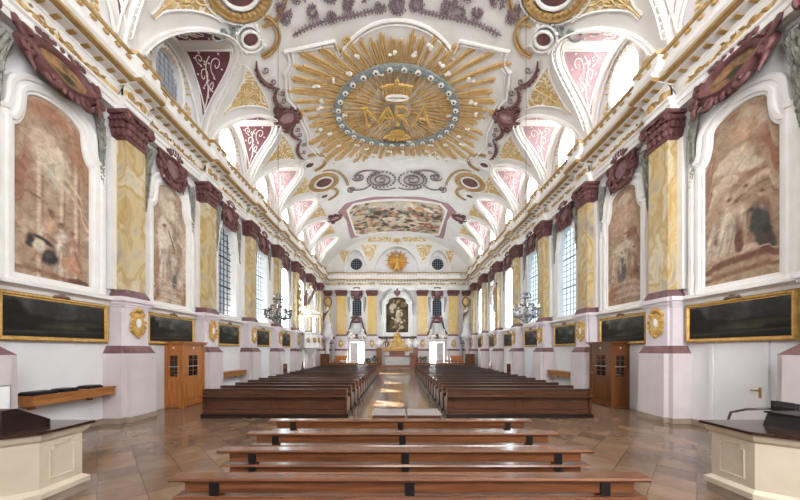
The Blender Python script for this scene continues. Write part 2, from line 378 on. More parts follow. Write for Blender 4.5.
# ================================================================ SHELL
fl = G().box(-W-.6, W+.6, BACK, END+1.6, -.2, 0).build('floor', 'floor', smooth=False); structure(fl)
WIN = dict(hw=.62, z0=3.08, zsh=5.75, hw2=.5, zs2=6.2, zap=6.62)
win_poly = arch_outline(.62, 3.08, 5.72, .5, 6.2, 6.6)
OCZ, OCA, OCB = 9.74, .54, .8
def oculus_poly(cx, cz=OCZ, a=OCA, b=OCB, n=32): return [(cx+a*math.cos(2*PI*i/n), cz+b*math.sin(2*PI*i/n)) for i in range(n)]
for side, sg in SIDES:
    holes = [[(BY(k)+x, z) for x, z in win_poly] for k in range(3, 8)]+[oculus_poly(BY(k)) for k in range(0, 8)]
    o = wall_mesh('wall_'+side, [(BACK, 0), (END, 0), (END, 11), (BACK, 11)], holes, lambda y, z: (sg*W, y, z), 'wall'); structure(o)
    g = G()
    for h in holes:
        ins = offset(h, -.05 if len(h) > 30 and max(p[1] for p in h) > 8 else -.02)
        g.loops([[(sg*W, y, z) for y, z in h], [(sg*(W+.42), y, z) for y, z in ins]])
    r = g.build('wall_reveal', 'wall', o, angle=.5)
# side windows and oculi
def glazing(g, hw, z0, z1, top, nx, nz, y, r=.012):
    for i in range(1, nx):
        x = -hw+2*hw*i/nx; g.box(x-r, x+r, y-r, y+r, z0, top(x))
    for j in range(1, nz):
        z = z0+(z1-z0)*j/nz; e = hw if z < 5.72 else max(.05, hw*math.sqrt(max(0, 1-((z-5.72)/.9)**2)))
        rr = r*2.2 if j % 5 == 0 else r; g.box(-e, e, y-r, y+r, z-rr, z+rr)
nwin = 0
for side, sg in SIDES:
    for k in range(3, 8):
        nwin += 1
        loc, rz = wall_place(sg, BY(k))
        w = bpy.data.objects.new('window_%d' % nwin, None); COL.objects.link(w); w.location = loc; w.rotation_euler = (0, 0, rz); structure(w)
        w['label'] = f"tall arched window in bay {ORD[k]} of the {side} wall"
        mat = 'lit_bright' if k >= 5 else ('lit_right' if sg > 0 else ('lit_dull' if k == 3 else 'lit_left'))
        pane = wall_mesh('window_pane', [(x*1.04, z) for x, z in win_poly], [], lambda x, z: (x, -.2, z), mat); pane.parent = w
        g = G(); glazing(g, .61, 3.08, 6.6, lambda x: 5.72+.88*math.sqrt(max(0, 1-(x/.64)**2)), 5, 15, -.18); g.build('glazing_grid', 'lead' if sg > 0 or k > 3 else 'iron', w, smooth=False)
        g = G(); moulding(g, win_poly, [(-.01, -.01), (0, .05), (.05, .07), (.09, .05), (.15, .08), (.2, .08), (.23, .0)]); g.build('window_frame', 'white', w)
        g = G().box(-.72, .72, -.18, .1, 2.98, 3.08); g.build('window_sill', 'white', w, smooth=False)
    for k in range(0, 8):
        nwin += 1
        loc, rz = wall_place(sg, BY(k))
        w = bpy.data.objects.new('window_%d' % nwin, None); COL.objects.link(w); w.location = loc; w.rotation_euler = (0, 0, rz); structure(w)
        pane = wall_mesh('window_pane', oculus_poly(0), [], lambda x, z: (x, -.16, z), 'lit_grey' if (sg < 0 and k == 2) else 'lit_oculus'); pane.parent = w
        g = G(); moulding(g, oculus_poly(0), [(-.01, -.02), (.0, .05), (.06, .08), (.12, .05), (.15, 0)]); g.build('window_frame', 'white', w)
        g = G()
        for i in range(-3, 4):
            x = i*.16; h = OCB*math.sqrt(max(0, 1-(x/OCA)**2)) if abs(x) < OCA else 0
            if h: g.box(x-.008, x+.008, -.14, -.125, OCZ-h, OCZ+h)
        for i in range(-4, 5):
            z = i*.19; h = OCA*math.sqrt(max(0, 1-(z/OCB)**2)) if abs(z) < OCB else 0
            if h: g.box(-h, h, -.14, -.125, OCZ+z-.008, OCZ+z+.008)
        g.build('glazing_grid', 'lead', w, smooth=False)
# altar wall with its openings
FX = .0927
far_door = [(-.66, 0), (.66, 0), (.66, 2.42), (-.66, 2.42)]
far_win = arch_outline(.44, 4.85, 6.2, .36, 6.32, 6.55)
holes = []
for sg in (-1, 1):
    holes += [[(sg*3.72+x, z) for x, z in far_win], oculus_poly(sg*3.78, 9.66, .56, .56)]
wf = wall_mesh('wall_back', [(-W, 0), (-4.38, 0), (-4.38, 2.42), (-3.06, 2.42), (-3.06, 0), (3.06, 0), (3.06, 2.42), (4.38, 2.42), (4.38, 0), (W, 0), (W, 11.6), (-W, 11.6)], holes, lambda x, z: (x, END, z), 'wall'); structure(wf)
g = G()
for h in holes: g.loops([[(x, END, z) for x, z in h], [(x, END+.3, z) for x, z in offset(h, -.02)]])
g.build('wall_reveal', 'wall', wf, angle=.5)
for i, sg in enumerate((-1, 1)):
    d = bpy.data.objects.new('door_%d' % (i+1), None); COL.objects.link(d); d.location = (sg*3.72, END, 0); structure(d)
    d['label'] = 'open white door beside the high altar on the %s' % ('left' if sg < 0 else 'right')
    G().box(-.8, -.66, -.06, .3, 0, 2.56).box(.66, .8, -.06, .3, 0, 2.56).box(-.66, .66, -.06, .3, 2.42, 2.56).build('door_frame', 'grey', d, smooth=False)
    g = G(); xa, xb = (-.64, .1) if sg < 0 else (-.05, .64); g.box(xa, xb, .1, .15, .02, 2.4)
    for z0, z1 in ((.2, 1.0), (1.15, 2.25)): g.box(xa+.1, xb-.1, .08, .1, z0, z1)
    g.build('door_leaf', 'grey', d, smooth=False)
    G().box(-1.2, 1.2, 1.2, 1.22, 0, 2.9).build('window_daylight', 'lit_door', d, smooth=False)
for sg in (-1, 1):
    nwin += 1
    w = bpy.data.objects.new('window_%d' % nwin, None); COL.objects.link(w); w.location = (sg*3.72, END, 0); w.rotation_euler = (0, 0, PI); structure(w)
    p = wall_mesh('window_pane', far_win, [], lambda x, z: (x, -.22, z), 'lit_far'); p.parent = w
    g = G()
    for i in range(1, 4): g.box(-.44+.22*i-.012, -.44+.22*i+.012, -.2, -.17, 4.85, 6.45)
    for j in range(1, 8): g.box(-.43, .43, -.2, -.17, 4.85+.21*j-.012, 4.85+.21*j+.012)
    g.build('glazing_grid', 'lead', w, smooth=False)
    g = G(); moulding(g, far_win, [(-.01, 0), (0, .05), (.05, .07), (.1, .05), (.17, .08), (.22, 0)]); g.build('window_frame', 'white', w)
    nwin += 1
    w = bpy.data.objects.new('window_%d' % nwin, None); COL.objects.link(w); w.location = (sg*3.78, END, 0); w.rotation_euler = (0, 0, PI); structure(w)
    p = wall_mesh('window_pane', oculus_poly(0, 9.66, .56, .56), [], lambda x, z: (x, -.22, z), 'lit_far'); p.parent = w
    g = G(); moulding(g, oculus_poly(0, 9.66, .56, .56), [(-.01, 0), (0, .06), (.08, .09), (.16, .05), (.2, 0)]); g.build('window_frame', 'white', w)
    g = G()
    for i in range(-2, 3):
        e = math.sqrt(.56**2-(i*.2)**2); g.box(i*.2-.012, i*.2+.012, -.2, -.17, 9.66-e, 9.66+e).box(-e, e, -.2, -.17, 9.66+i*.2-.012, 9.66+i*.2+.012)
    g.build('glazing_grid', 'lead', w, smooth=False)
bw_ = [(-1.15, 3.9), (1.15, 3.9), (1.15, 8.2)]+arc(0, 8.2, 1.15, 1.1, 0, PI, 14)[1:-1]+[(-1.15, 8.2)]
structure(wall_mesh('wall_front', [(-W, 0), (W, 0), (W, 11.8), (-W, 11.8)], [[(c+x, z) for x, z in bw_] for c in (-4, 0, 4)], lambda x, z: (x, BACK, z), 'wall'))
for c in (-4, 0, 4):  # unseen glowing windows added as fill light, strongest on the right
    nwin += 1
    w = bpy.data.objects.new('window_%d' % nwin, None); COL.objects.link(w); w.location = (c, BACK, 0); structure(w); w['label'] = 'unseen arched window added behind the camera for fill light'
    p = wall_mesh('window_pane', bw_, [], lambda x, z: (x, -.2, z), 'lit_rear_fill_dull' if c < 0 else ('lit_rear_fill' if c == 0 else 'lit_rear_fill_bright')); p.parent = w
    g = G(); moulding(g, bw_, [(-.02, -.2), (-.01, .03), (.05, .07), (.15, .05), (.18, 0)]); g.build('window_frame', 'white', w)
    g = G()
    for i in range(1, 5): g.box(-1.15+.46*i-.015, -1.15+.46*i+.015, -.18, -.15, 3.9, 9.0)
    for j in range(1, 10): g.box(-1.12, 1.12, -.18, -.15, 3.9+.46*j-.015, 3.9+.46*j+.015)
    g.build('glazing_grid', 'lead', w, smooth=False)
# ---------------------------------------------------------------- vault
YC, CL = 25.7, 2.1            # where the end cove begins, its depth
def vz(x): return ZS+RISE*math.sqrt(max(0, 1-(x/HALF)**2))
def ez(y): return ZS+RISE*math.sqrt(max(0, 1-(max(0, y-YC)/CL)**2))
def vault_z(x, y): return min(vz(x), ez(y))
def VP(x, y, off=0):
    """point on the main vault, OFF metres out into the room"""
    z = vz(x); nx, nz = x/HALF**2, (z-ZS)/RISE**2; l = math.hypot(nx, nz)
    return (x-off*nx/l, y, z-off*nz/l)
def groin_x(t, h=LH): return HALF*math.sqrt(max(0, 1-(h*math.sin(t)/RISE)**2))
g = G(); NTT = 28
for k in range(-1, 8):
    yc = BY(k)
    for sg in (-1, 1):
        ys = [(yc-S/2, 0)]+[(yc-LA*math.cos(PI*i/NTT), PI*i/NTT) for i in range(NTT+1)]+[(yc+S/2, 0)]
        if k == -1: ys[0] = (BACK, 0)
        if k == 7: ys[-1] = (YC, 0)
        g.loops([[(lambda x: (sg*x, y, vz(x)))(groin_x(t)*math.sin(PI/2*j/24)) for j in range(25)] for y, t in ys], closed=False)
        g.loops([[(sg*(groin_x(t)+(W-groin_x(t))*j/8), yc-LA*math.cos(t), ZS+LH*math.sin(t)) for j in range(9)] for t in [PI*i/NTT for i in range(NTT+1)]], closed=False)
# end cove with three lunettes towards the altar wall
ENDL = ((0, 2.15, 2.38), (-3.78, 1.12, 2.1), (3.78, 1.12, 2.1))
def end_z(x, y):
    z = vault_z(x, y)
    for xc, a, h in ENDL:
        u = (x-xc)/a
        if abs(u) < 1: z = max(z, ZS+h*math.sqrt(1-u*u))
    return z
NX, NY = 300, 64
g.grid(lambda u, v: (lambda x, y: (x, y, end_z(x, y)))(-HALF+2*HALF*u, YC+(END-YC)*math.sin(v*PI/2)), NX, NY)
for sg in (-1, 1): g.add([(sg*HALF, YC, ZS), (sg*W, YC, ZS), (sg*W, END, ZS), (sg*HALF, END, ZS)], [(0, 1, 2, 3)])
ce = g.build('ceiling', 'vault', angle=.5); structure(ce)
# ---------------------------------------------------------------- entablature (all round)
PROF = [(.0, 7.36), (.2, 7.36), (.2, 7.48), (.23, 7.48), (.23, 7.59), (.28, 7.62), (.28, 7.66), (.2, 7.68), (.2, 7.92), (.26, 7.95)]
CORN = [(.0, 7.94), (.27, 7.94), (.3, 7.98), (.5, 8.01), (.52, 8.03)]
BEAD = [(.3, 8.02), (.59, 8.02), (.64, 8.04), (.65, 8.09), (.61, 8.12), (.3, 8.12)]
CORN2 = [(.0, 8.11), (.6, 8.11), (.64, 8.14), (.67, 8.18), (.67, 8.22), (.6, 8.24), (.57, 8.3), (.56, 8.36), (.53, 8.42), (.51, 8.48), (.5, 8.66), (.4, 8.7), (.0, 8.72)]
UBEAD = [(.4, 8.66), (.54, 8.67), (.56, 8.71), (.54, 8.75), (.4, 8.79), (.2, 8.79)]
def entab(root, length, place, ress, rw, push, seed):
    """PLACE(s, out, z) -> point; s runs along the wall; RESS = centres of the breaks over the pilasters"""
    def runs(prof, g, extra=0):
        g.loops([[place(0, o, z) for o, z in prof], [place(length, o, z) for o, z in prof]], closed=True)
        for c in ress:
            for s0 in (c-rw,):
                lp = [[place(c-rw-e, o+push*(o > 0), z) for o, z in prof] for e in (0,)]+[[place(c+rw, o+push*(o > 0), z) for o, z in prof]]
                g.loops(lp, cap=True)
        return g
    runs(PROF, G()).build('architrave', 'white', root, angle=.4)
    runs(CORN, G()).build('corona', 'white', root, angle=.4)
    runs(BEAD, G()).build('gilt_bead', 'golddark', root, angle=.4)
    runs(CORN2, G()).build('cornice_moulding', 'white', root, angle=.4)
    runs(UBEAD, G()).build('gilt_fillet', 'golddark', root, angle=.4)
    g = G(); g2 = G(); g3 = G()
    n = int(length/.27)
    for i in range(n):
        s = (i+.5)*length/n; pu = push if any(abs(s-c) < rw for c in ress) else 0
        g.add([place(s-.042, .3+pu, 7.96), place(s+.042, .3+pu, 7.96), place(s+.042, .44+pu, 7.98), place(s-.042, .44+pu, 7.98), place(s-.042, .3+pu, 8.01), place(s+.042, .3+pu, 8.01), place(s+.042, .46+pu, 8.01), place(s-.042, .46+pu, 8.01)],
              [(0, 1, 2, 3), (4, 5, 6, 7), (0, 1, 5, 4), (1, 2, 6, 5), (2, 3, 7, 6), (3, 0, 4, 7)])
        g2.blob(place(s, .53+pu, 8.57), (.05, .07, .05), 6, 4)
    g.build('modillion_moulding', 'golddark', root, smooth=False)
    g2.build('stud_moulding', 'golddark', root)
    rng = random.Random(seed)
    for i in range(int(length/.5)):
        s0 = i*.5; up = 1 if i % 2 else -1
        if any(abs(s0+.25-c) < rw+.25 for c in ress): continue
        zc = 7.8
        pts = spiral(s0+.25, zc, .11, .02, PI if up > 0 else 0, 1.4*up, 16); g3.tube([place(a, .215, b) for a, b in pts], .02, 4)
        pts = bez((s0, zc-.1*up), (s0+.15, zc+.16*up), (s0+.3, zc-.16*up), (s0+.5, zc+.1*up), 8); g3.tube([place(a, .21, b) for a, b in pts], .022, 4)
        for q in range(3):
            a = s0+.08+.17*q; p = place(a, .215, zc+rng.uniform(-.09, .09)); g3.blob(p, (.045, .045, .03), 6, 3)
    for c in ress:
        for q in (-.17, .17):
            if rw > .3: g3.blob(place(c+q, .2+push, 7.8), (.09, .09, .12), 8, 5)
        g3.tube([place(c-.12, .21+push, 7.7), place(c, .23+push, 7.8), place(c+.12, .21+push, 7.9)], .03, 5)
    g3.build('gilt_frieze_scroll', 'golddark', root)
    # painted ground of the frieze
    runs([(.15, 7.69), (.206, 7.69), (.206, 7.91), (.15, 7.91)], G()).build('frieze_band', 'friezegold', root, smooth=False)
for i, (side, sg) in enumerate(SIDES):
    t = bpy.data.objects.new('trim_%d' % (i+1), None); COL.objects.link(t); structure(t); t['label'] = f'gilded entablature along the {side} wall'
    entab(t, END-BACK-.5, lambda s, o, z, sg=sg: (sg*(W-o), BACK+s, z), [PY(k)-BACK for k in range(-1, 8)], .36, .16, 5+i)
t = bpy.data.objects.new('trim_3', None); COL.objects.link(t); structure(t); t['label'] = 'gilded entablature across the altar wall'
entab(t, 2*(W-.2), lambda s, o, z: (-W+.2+s, END-o, z), [W-.2+x for x in (-5.12, -2.3, 2.34, 5.18)], .5, .14, 9)
G().box(-W+.2, W-.2, END-.22, END, 7.17, 7.37).build('lower_fascia', 'white', t, smooth=False)
# string course under the frescoes, skirting
SC = [(.0, 2.74), (.08, 2.74), (.1, 2.8), (.15, 2.84), (.2, 2.86), (.2, 2.92), (.12, 2.96), (.0, 2.98)]
for i, (side, sg) in enumerate(SIDES):
    g = G().loops([[(sg*(W-o), BACK, z) for o, z in SC], [(sg*(W-o), END-.5, z) for o, z in SC]], closed=True)
    structure(g.build('trim_%d' % (4+i), 'white', angle=.4))
    g = G()
    for k in range(-1, 8):
        a, b = PY(k)+.5, (PY(k+1)-.5 if k < 7 else END)
        if k == 1: continue
        if sg > 0 and k == 0: b = 5.45; g.box(min(sg*W, sg*(W-.03)), max(sg*W, sg*(W-.03)), 6.55, PY(1)-.5, 0, .12)
        g.box(min(sg*W, sg*(W-.03)), max(sg*W, sg*(W-.03)), a, b, 0, .12)
    structure(g.build('baseboard_'+side, 'skirt', smooth=False))
g = G().loops([[(-W, END-o, z) for o, z in SC], [(W, END-o, z) for o, z in SC]], closed=True)
structure(g.build('trim_6', 'plumband', angle=.4))
# ================================================================ WALL ORDER
def make_pilaster(label, w=.27, dep=.35, bw=.5, shaft='marble', far=False, zc=6.72):
    """pilaster with its pedestal; X along the wall, Y out of it"""
    t = thing('pilaster', label, 'pilaster')
    a, b = bw, bw*.76
    g = G().frust((-a-.02, a+.02, 0, .45), 0, (-a-.01, a+.01, 0, .44), .12).frust((-b-.02, b+.02, .3, .56), 0, (-b-.01, b+.01, .3, .55), .12)
    g.build('skirting', 'skirt', t, smooth=False)
    g = G().frust((-a, a, 0, .43), .12, (-a+.015, a-.015, 0, .42), 1.62).frust((-b, b, .3, .54), .12, (-b+.01, b-.01, .3, .53), 1.62)
    g.build('lower_pedestal', 'pink', t, smooth=False)
    c = w+.11
    g = G().frust((-a+.01, a-.01, 0, .425), 1.62, (-c-.03, c+.03, 0, .36), 1.8).frust((-b+.006, b-.006, .28, .535), 1.62, (-c+.08, c-.08, .25, .4), 1.8)
    g.build('plum_band', 'plumband', t, smooth=False)
    G().box(-c, c, 0, .33, 1.8, 2.76).box(-c+.09, c-.09, .3, .37, 1.8, 2.76).build('pedestal', 'lilac', t, smooth=False)
    g = G()
    for e, z0, z1 in ((.02, 2.72, 2.78), (.05, 2.78, 2.85), (.09, 2.85, 2.93), (.05, 2.93, 2.96)):
        g.box(-c-e, c+e, 0, .34+e, z0, z1).box(-c+.09-e, c-.09+e, .3, .37+e, z0, z1)
    g.build('pedestal_cornice', 'lilac', t, smooth=False)
    g = G().box(-w-.07, w+.07, 0, dep+.06, 2.96, 3.02)
    for q in range(3): g.box(-w-.05+.02*q, w+.05-.02*q, 0, dep+.05-.02*q, 3.02+.04*q, 3.06+.04*q)
    g.build('foot_moulding', 'plumband', t, smooth=False)
    G().box(-w, w, 0, dep, 3.14, zc+.03).build('shaft', shaft, t, smooth=False)
    G().box(-w-.13, -w, 0, .12, 3.14, 6.7).box(w, w+.13, 0, .12, 3.14, 6.7).build('backing_strip', 'white', t, smooth=False)
    # leafy capital
    f_ = .75 if far else 1
    g = G().frust((-w, w, 0, dep), zc, (-w-.06, w+.06, 0, dep+.07), zc+.56*f_).box(-w-.03, w+.03, 0, dep+.03, zc-.02, zc+.04)
    g.box(-w-.12, w+.12, 0, dep+.13, zc+.56*f_, zc+.65*f_)
    n = 4 if not far else 6
    for row, (z, o) in enumerate(((zc+.18*f_, .02), (zc+.34*f_, .05))):
        for i in range(n+row):
            x = -w-.02+(2*w+.04)*(i+.5)/(n+row)
            g.blob((x, dep+o, z), (.07*w/.27 if not far else .08, .05, .11), 8, 5); g.blob((x, dep+o+.05, z+.09), (.045, .05, .035), 6, 4)
        for i in range(3):
            for q in (-1, 1): g.blob((q*(w+o), dep*(i+.5)/3, z), (.05, .06, .11), 8, 5).blob((q*(w+o+.05), dep*(i+.5)/3, z+.09), (.05, .045, .035), 6, 4)
    for q in (-1, 1):
        sp = spiral(q*(w+.05), zc+.48*f_, .1, .02, PI/2, 1.3*q, 14); g.tube([(x, dep+.1, z) for x, z in sp], .04, 6)
        sp = spiral(dep+.06, zc+.48*f_, .1, .02, PI/2, -1.3, 14); g.tube([(q*(w+.09), y, z) for y, z in sp], .04, 6)
    g.blob((0, dep+.13, zc+.58*f_), (.07, .04, .07), 8, 5)
    g.build('capital', 'plum', t)
    return t
pil = None
for side, sg in SIDES:
    for k in range(0, 8):
        loc, rz = wall_place(sg, PY(k))
        lab = f"{ORD[k]} yellow marble pilaster from the camera along the {side} wall, with plum capital" if k else f"pale pedestal cut by the {side} edge of the picture"
        if k == 0: o = make_pilaster(lab, bw=.66); o.location = loc; o.rotation_euler = (0, 0, rz)
        elif pil is None: pil = make_pilaster(lab); pil['group'] = 'side wall pilasters'; pil.location = loc; pil.rotation_euler = (0, 0, rz)
        else: copy_tree(pil, lab, loc, rz)
fp = None
for i, (x, lab) in enumerate(((-5.12, 'amber marble pilaster at the far left end of the altar wall'), (-2.3, 'amber marble pilaster just left of the high altarpiece'),
                              (2.34, 'amber marble pilaster just right of the high altarpiece'), (5.18, 'amber marble pilaster at the far right end of the altar wall'))):
    if fp is None: fp = make_pilaster(lab, .42, .3, .57, 'marblefar', True, 6.68); fp['group'] = 'altar wall pilasters'; fp.location = (x, END, 0); fp.rotation_euler = (0, 0, PI)
    else: copy_tree(fp, lab, (x, END, 0), PI)

cp = None
for x, lab in ((-6.36, 'narrow amber pilaster in the left corner behind the saint statue'), (6.36, 'narrow amber pilaster in the right corner behind the saint statue')):
    if cp is None: cp = make_pilaster(lab, .26, .2, .34, 'marblefar', True, 6.68); cp['group'] = 'corner pilasters of the altar wall'; cp.location = (x, END, 0); cp.rotation_euler = (0, 0, PI)
    else: copy_tree(cp, lab, (x, END, 0), PI)
# gilt cartouche hung on each pedestal
def gilt_cartouche(label):
    t = thing('gilt_cartouche', label, 'cartouche', group='gilt cartouches on the pedestals')
    half = [(0, .27), (.06, .25), (.09, .3), (.17, .27), (.21, .2), (.17, .14), (.19, .05), (.2, -.04), (.16, -.12), (.2, -.2), (.15, -.27), (.08, -.27), (.04, -.33), (0, -.36)]
    ol = half+[(-x, z) for x, z in half[-2:0:-1]]
    G().loops([[(x*k, y, z*k) for x, z in ol] for k, y in ((1, 0), (1, .025), (.86, .045), (.6, .05))], cap=True).build('back_plate', 'gold', t)
    g = G()
    for q in (-1, 1):
        for cx, cz, a0, tr in ((.14, .2, PI/2, 1.2), (.13, -.2, -PI/2, -1.2), (.16, .0, 0, 1.1)): g.tube([(q*x, .05, z) for x, z in spiral(cx, cz, .065, .015, a0, tr, 12)], .019, 5)
        g.tube([(q*x, .05, z) for x, z in bez((.02, -.32), (.12, -.3), (.08, -.2), (.12, -.12), 8)], .018, 5)
        g.blob((q*.08, .05, .3), (.05, .03, .05), 7, 4).blob((q*.2, .04, -.1), (.03, .03, .05), 6, 4)
    g.blob((0, .05, .33), (.065, .04, .06), 8, 5).blob((0, .05, -.33), (.045, .035, .05), 8, 5)
    for i in range(16): a = 2*PI*i/16; g.blob((.105*math.cos(a), .055, .145*math.sin(a)), .016, 6, 3)
    g.build('scroll_frame', 'gold', t)
    G().blob((0, .03, 0), (.085, .05, .125), 14, 7).build('oval_field', 'white', t)
    return t
gc = None
for side, sg in SIDES:
    for k in range(1, 8):
        loc, rz = wall_place(sg, PY(k), 2.36, .37)
        lab = f"gilt cartouche on the pedestal of the {ORD[k]} pilaster, {side} wall"
        if gc is None: gc = gilt_cartouche(lab); gc.location = loc; gc.rotation_euler = (0, 0, rz)
        else: copy_tree(gc, lab, loc, rz)
for x, lab in ((-5.12, 'gilt cartouche under the outermost left pilaster of the altar wall'), (-2.3, 'gilt cartouche on the pedestal left of the high altar'),
               (2.34, 'gilt cartouche on the pedestal right of the high altar'), (5.18, 'gilt cartouche under the outermost right pilaster of the altar wall')):
    copy_tree(gc, lab, (x, END-.37, 2.3), PI)

# ---------------------------------------------------------------- wall frescoes
FO = arch_outline(.68, 3.06, 5.72, .5, 6.3, 6.56, 16)
def fresco_top(x):
    x = abs(x)
    if x <= .5: return 6.3+.26*math.sqrt(max(0, 1-(x/.5)**2))
    d = .68-x; r = .18; q = min(1, max(0, (r-d)/r))   # hollow shoulder
    return 6.3-(.58)*math.sqrt(max(0, 1-(d/r-0)**2)) if d < r else 6.3
def wall_fresco(pic, label, loc, rz):
    t = thing('wall_fresco', label, 'fresco', loc, rz)
    pic.mesh('painting', lambda u, v: (.68-1.36*u, .012, 3.06+(fresco_top(.68-1.36*u)-3.06)*v), 'fresco', t)
    g = G(); moulding(g, FO, [(-.03, .0), (-.02, .05), (.02, .06), (.04, .09), (.1, .1), (.12, .07), (.17, .07), (.19, .1), (.25, .11), (.28, .07), (.29, 0)])
    g.build('frame', 'white', t, angle=.5)
    g = G(); moulding(g, [(-.95, 3.02), (.95, 3.02), (.95, 7.3), (-.95, 7.3)], [(-.06, 0), (-.05, .03), (0, .03), (.01, .0)]); g.build('panel_edge', 'white', t, angle=.4)
    return t
def sepia(seed):
    p = Picture(80, 190, '#a6856c', seed)
    p.cloud('#9a6d58', 26, .45, .75, .7); p.cloud('#cbb09b', 20, .5, .8, .7)
    return p
# bay 1, left: labourers below an arcade
p = sepia(3)
for u in (.3, .58, .78): p.line(u, .0, u, .75, .035, '#c9aa94', .6); p.line(u+.05, .0, u+.05, .75, .02, '#8c6451', .45)
p.ell(.9, .85, .35, .16, '#a06c52', amt=.7); p.ell(.05, .62, .22, .2, '#955f4c', amt=.7); p.ell(.45, .93, .4, .06, '#a5674c', amt=.6)
p.ell(.48, .68, .26, .11, '#cdb5a0', amt=.8); p.ell(.5, .6, .17, .08, '#b9ac97', amt=.7); p.ell(.35, .78, .2, .06, '#c7a48e', amt=.8)
p.line(.5, .6, 1, .45, .05, '#c8ab98', .6); p.line(.55, .64, 1, .52, .03, '#c4a590', .6); p.line(0, .5, .32, .44, .02, '#7d5040', .6)
p.figure(.33, .08, .34, '#c4937a', '#8a5a42', .3); p.figure(.62, .04, .33, '#cdb7a6', '#8f6350', -.1); p.figure(.8, .06, .28, '#a5705c', '#9a6a55', -.2)
p.ell(.2, .2, .07, .055, '#453c3c', soft=.5); p.ell(.36, .215, .16, .016, '#433b3a', rot=-.4)
p.ell(.31, .18, .1, .04, '#d0bda8'); p.ell(.43, .13, .13, .052, '#3f3a3b', soft=.4); p.ell(.41, .14, .06, .025, '#55504f', soft=.8); p.ell(.7, .12, .15, .07, '#b87f63'); p.line(0, .06, 1, .0, .05, '#8a5749', .6); p.ell(.85, .02, .2, .03, '#6f463c')
wall_fresco(p, 'big sepia fresco of stooping labourers with a black ball, left wall nearest the camera', *wall_place(-1, BY(1)+.05))
# bay 1, right: monk with robed women
p = sepia(11)
p.cloud('#8d5b47', 30, .5, .7, .7, (p.v > .45)*1.0); p.ell(.35, .72, .3, .05, '#c9ab93', rot=.3); p.ell(.5, .66, .33, .045, '#cbb29d', rot=-.3); p.ell(.55, .85, .25, .07, '#b98e71'); p.ell(.3, .6, .25, .05, '#c5a58c')
p.line(.45, .5, .98, .6, .06, '#c39f8a', .8); p.line(.4, .46, .95, .55, .02, '#8b5f4c', .6); p.line(.33, .35, .33, .52, .08, '#c4a18c', .6)
p.ell(.92, .75, .2, .1, '#9a5c44', amt=.8)
p.figure(.12, .2, .24, '#bda695', '#c7a38c'); p.figure(.32, .16, .36, '#c9b49e', '#bc967d', .15); p.figure(.45, .16, .33, '#c2a48e', '#b99278', .1)
p.figure(.62, .2, .36, '#a8816a', '#c29c84', -.1); p.figure(.85, .2, .3, '#8a5c4c', '#b88d76', -.2)
p.ell(.76, .3, .15, .13, '#4b4a46', rot=.3, soft=.3); p.ell(.82, .2, .16, .07, '#4f4440'); p.ell(.62, .17, .17, .035, '#cbab96'); p.ell(.5, .22, .07, .08, '#6d4436')
p.line(0, .11, 1, .15, .07, '#7a4a3b', .85); p.line(0, .04, 1, .08, .05, '#8b5945', .7); p.line(.0, .14, 1, .18, .012, '#c09a84', .7)
wall_fresco(p, 'big sepia fresco of a monk among robed figures, right wall nearest the camera', *wall_place(1, BY(1)+.05))
# bay 2, left: pale figure on steps
p = sepia(21); p.cloud('#d6c1ad', 24, .4, .7, .7)
p.ell(.35, .55, .25, .2, '#dbc6b4'); p.figure(.28, .2, .5, '#dcc7b5', '#c29a82', .1); p.figure(.62, .2, .28, '#c5b29f', '#b68e76'); p.ell(.62, .2, .08, .08, '#6d6a66'); p.ell(.12, .35, .1, .25, '#a5745d', amt=.7)
for j in range(7): p.line(.1, .2-.03*j, 1, .17-.03*j, .012, '#a2725d' if j % 2 else '#cbab97', .8)
p.figure(.1, .02, .2, '#ad6f52', '#9f6d58'); p.figure(.92, .02, .25, '#a7714f', '#a97a62')
p.ell(.5, .8, .3, .1, '#d5bfa8', amt=.7); p.line(.45, .62, .62, .48, .03, '#7b5546', .7)
wall_fresco(p, 'narrow sepia fresco of a pale standing figure above steps, left wall', *wall_place(-1, BY(2)+.05))
# bay 2, right: seated group with a blue-grey robe
p = sepia(33); p.ell(.5, .75, .45, .2, '#c79c84', amt=.6); p.ell(.5, .9, .25, .05, '#d0b19a'); p.ell(.75, .6, .3, .05, '#8d5f50', rot=.2); p.ell(.5, .48, .35, .08, '#d2b9a2')
p.figure(.25, .2, .3, '#caa58c', '#c49e86'); p.figure(.55, .3, .33, '#d0b7a1', '#c8a48d'); p.figure(.45, .2, .28, '#6f6d75', '#bf987f'); p.figure(.8, .2, .3, '#9c6a55', '#b88d75'); p.ell(.15, .12, .15, .12, '#a4674a')
for j in range(6): p.line(.2, .18-.03*j, 1, .2-.03*j, .014, '#9c6a55' if j % 2 else '#cda993', .8)
wall_fresco(p, 'narrow sepia fresco of a seated group with a grey-blue robe, right wall', *wall_place(1, BY(2)+.05))

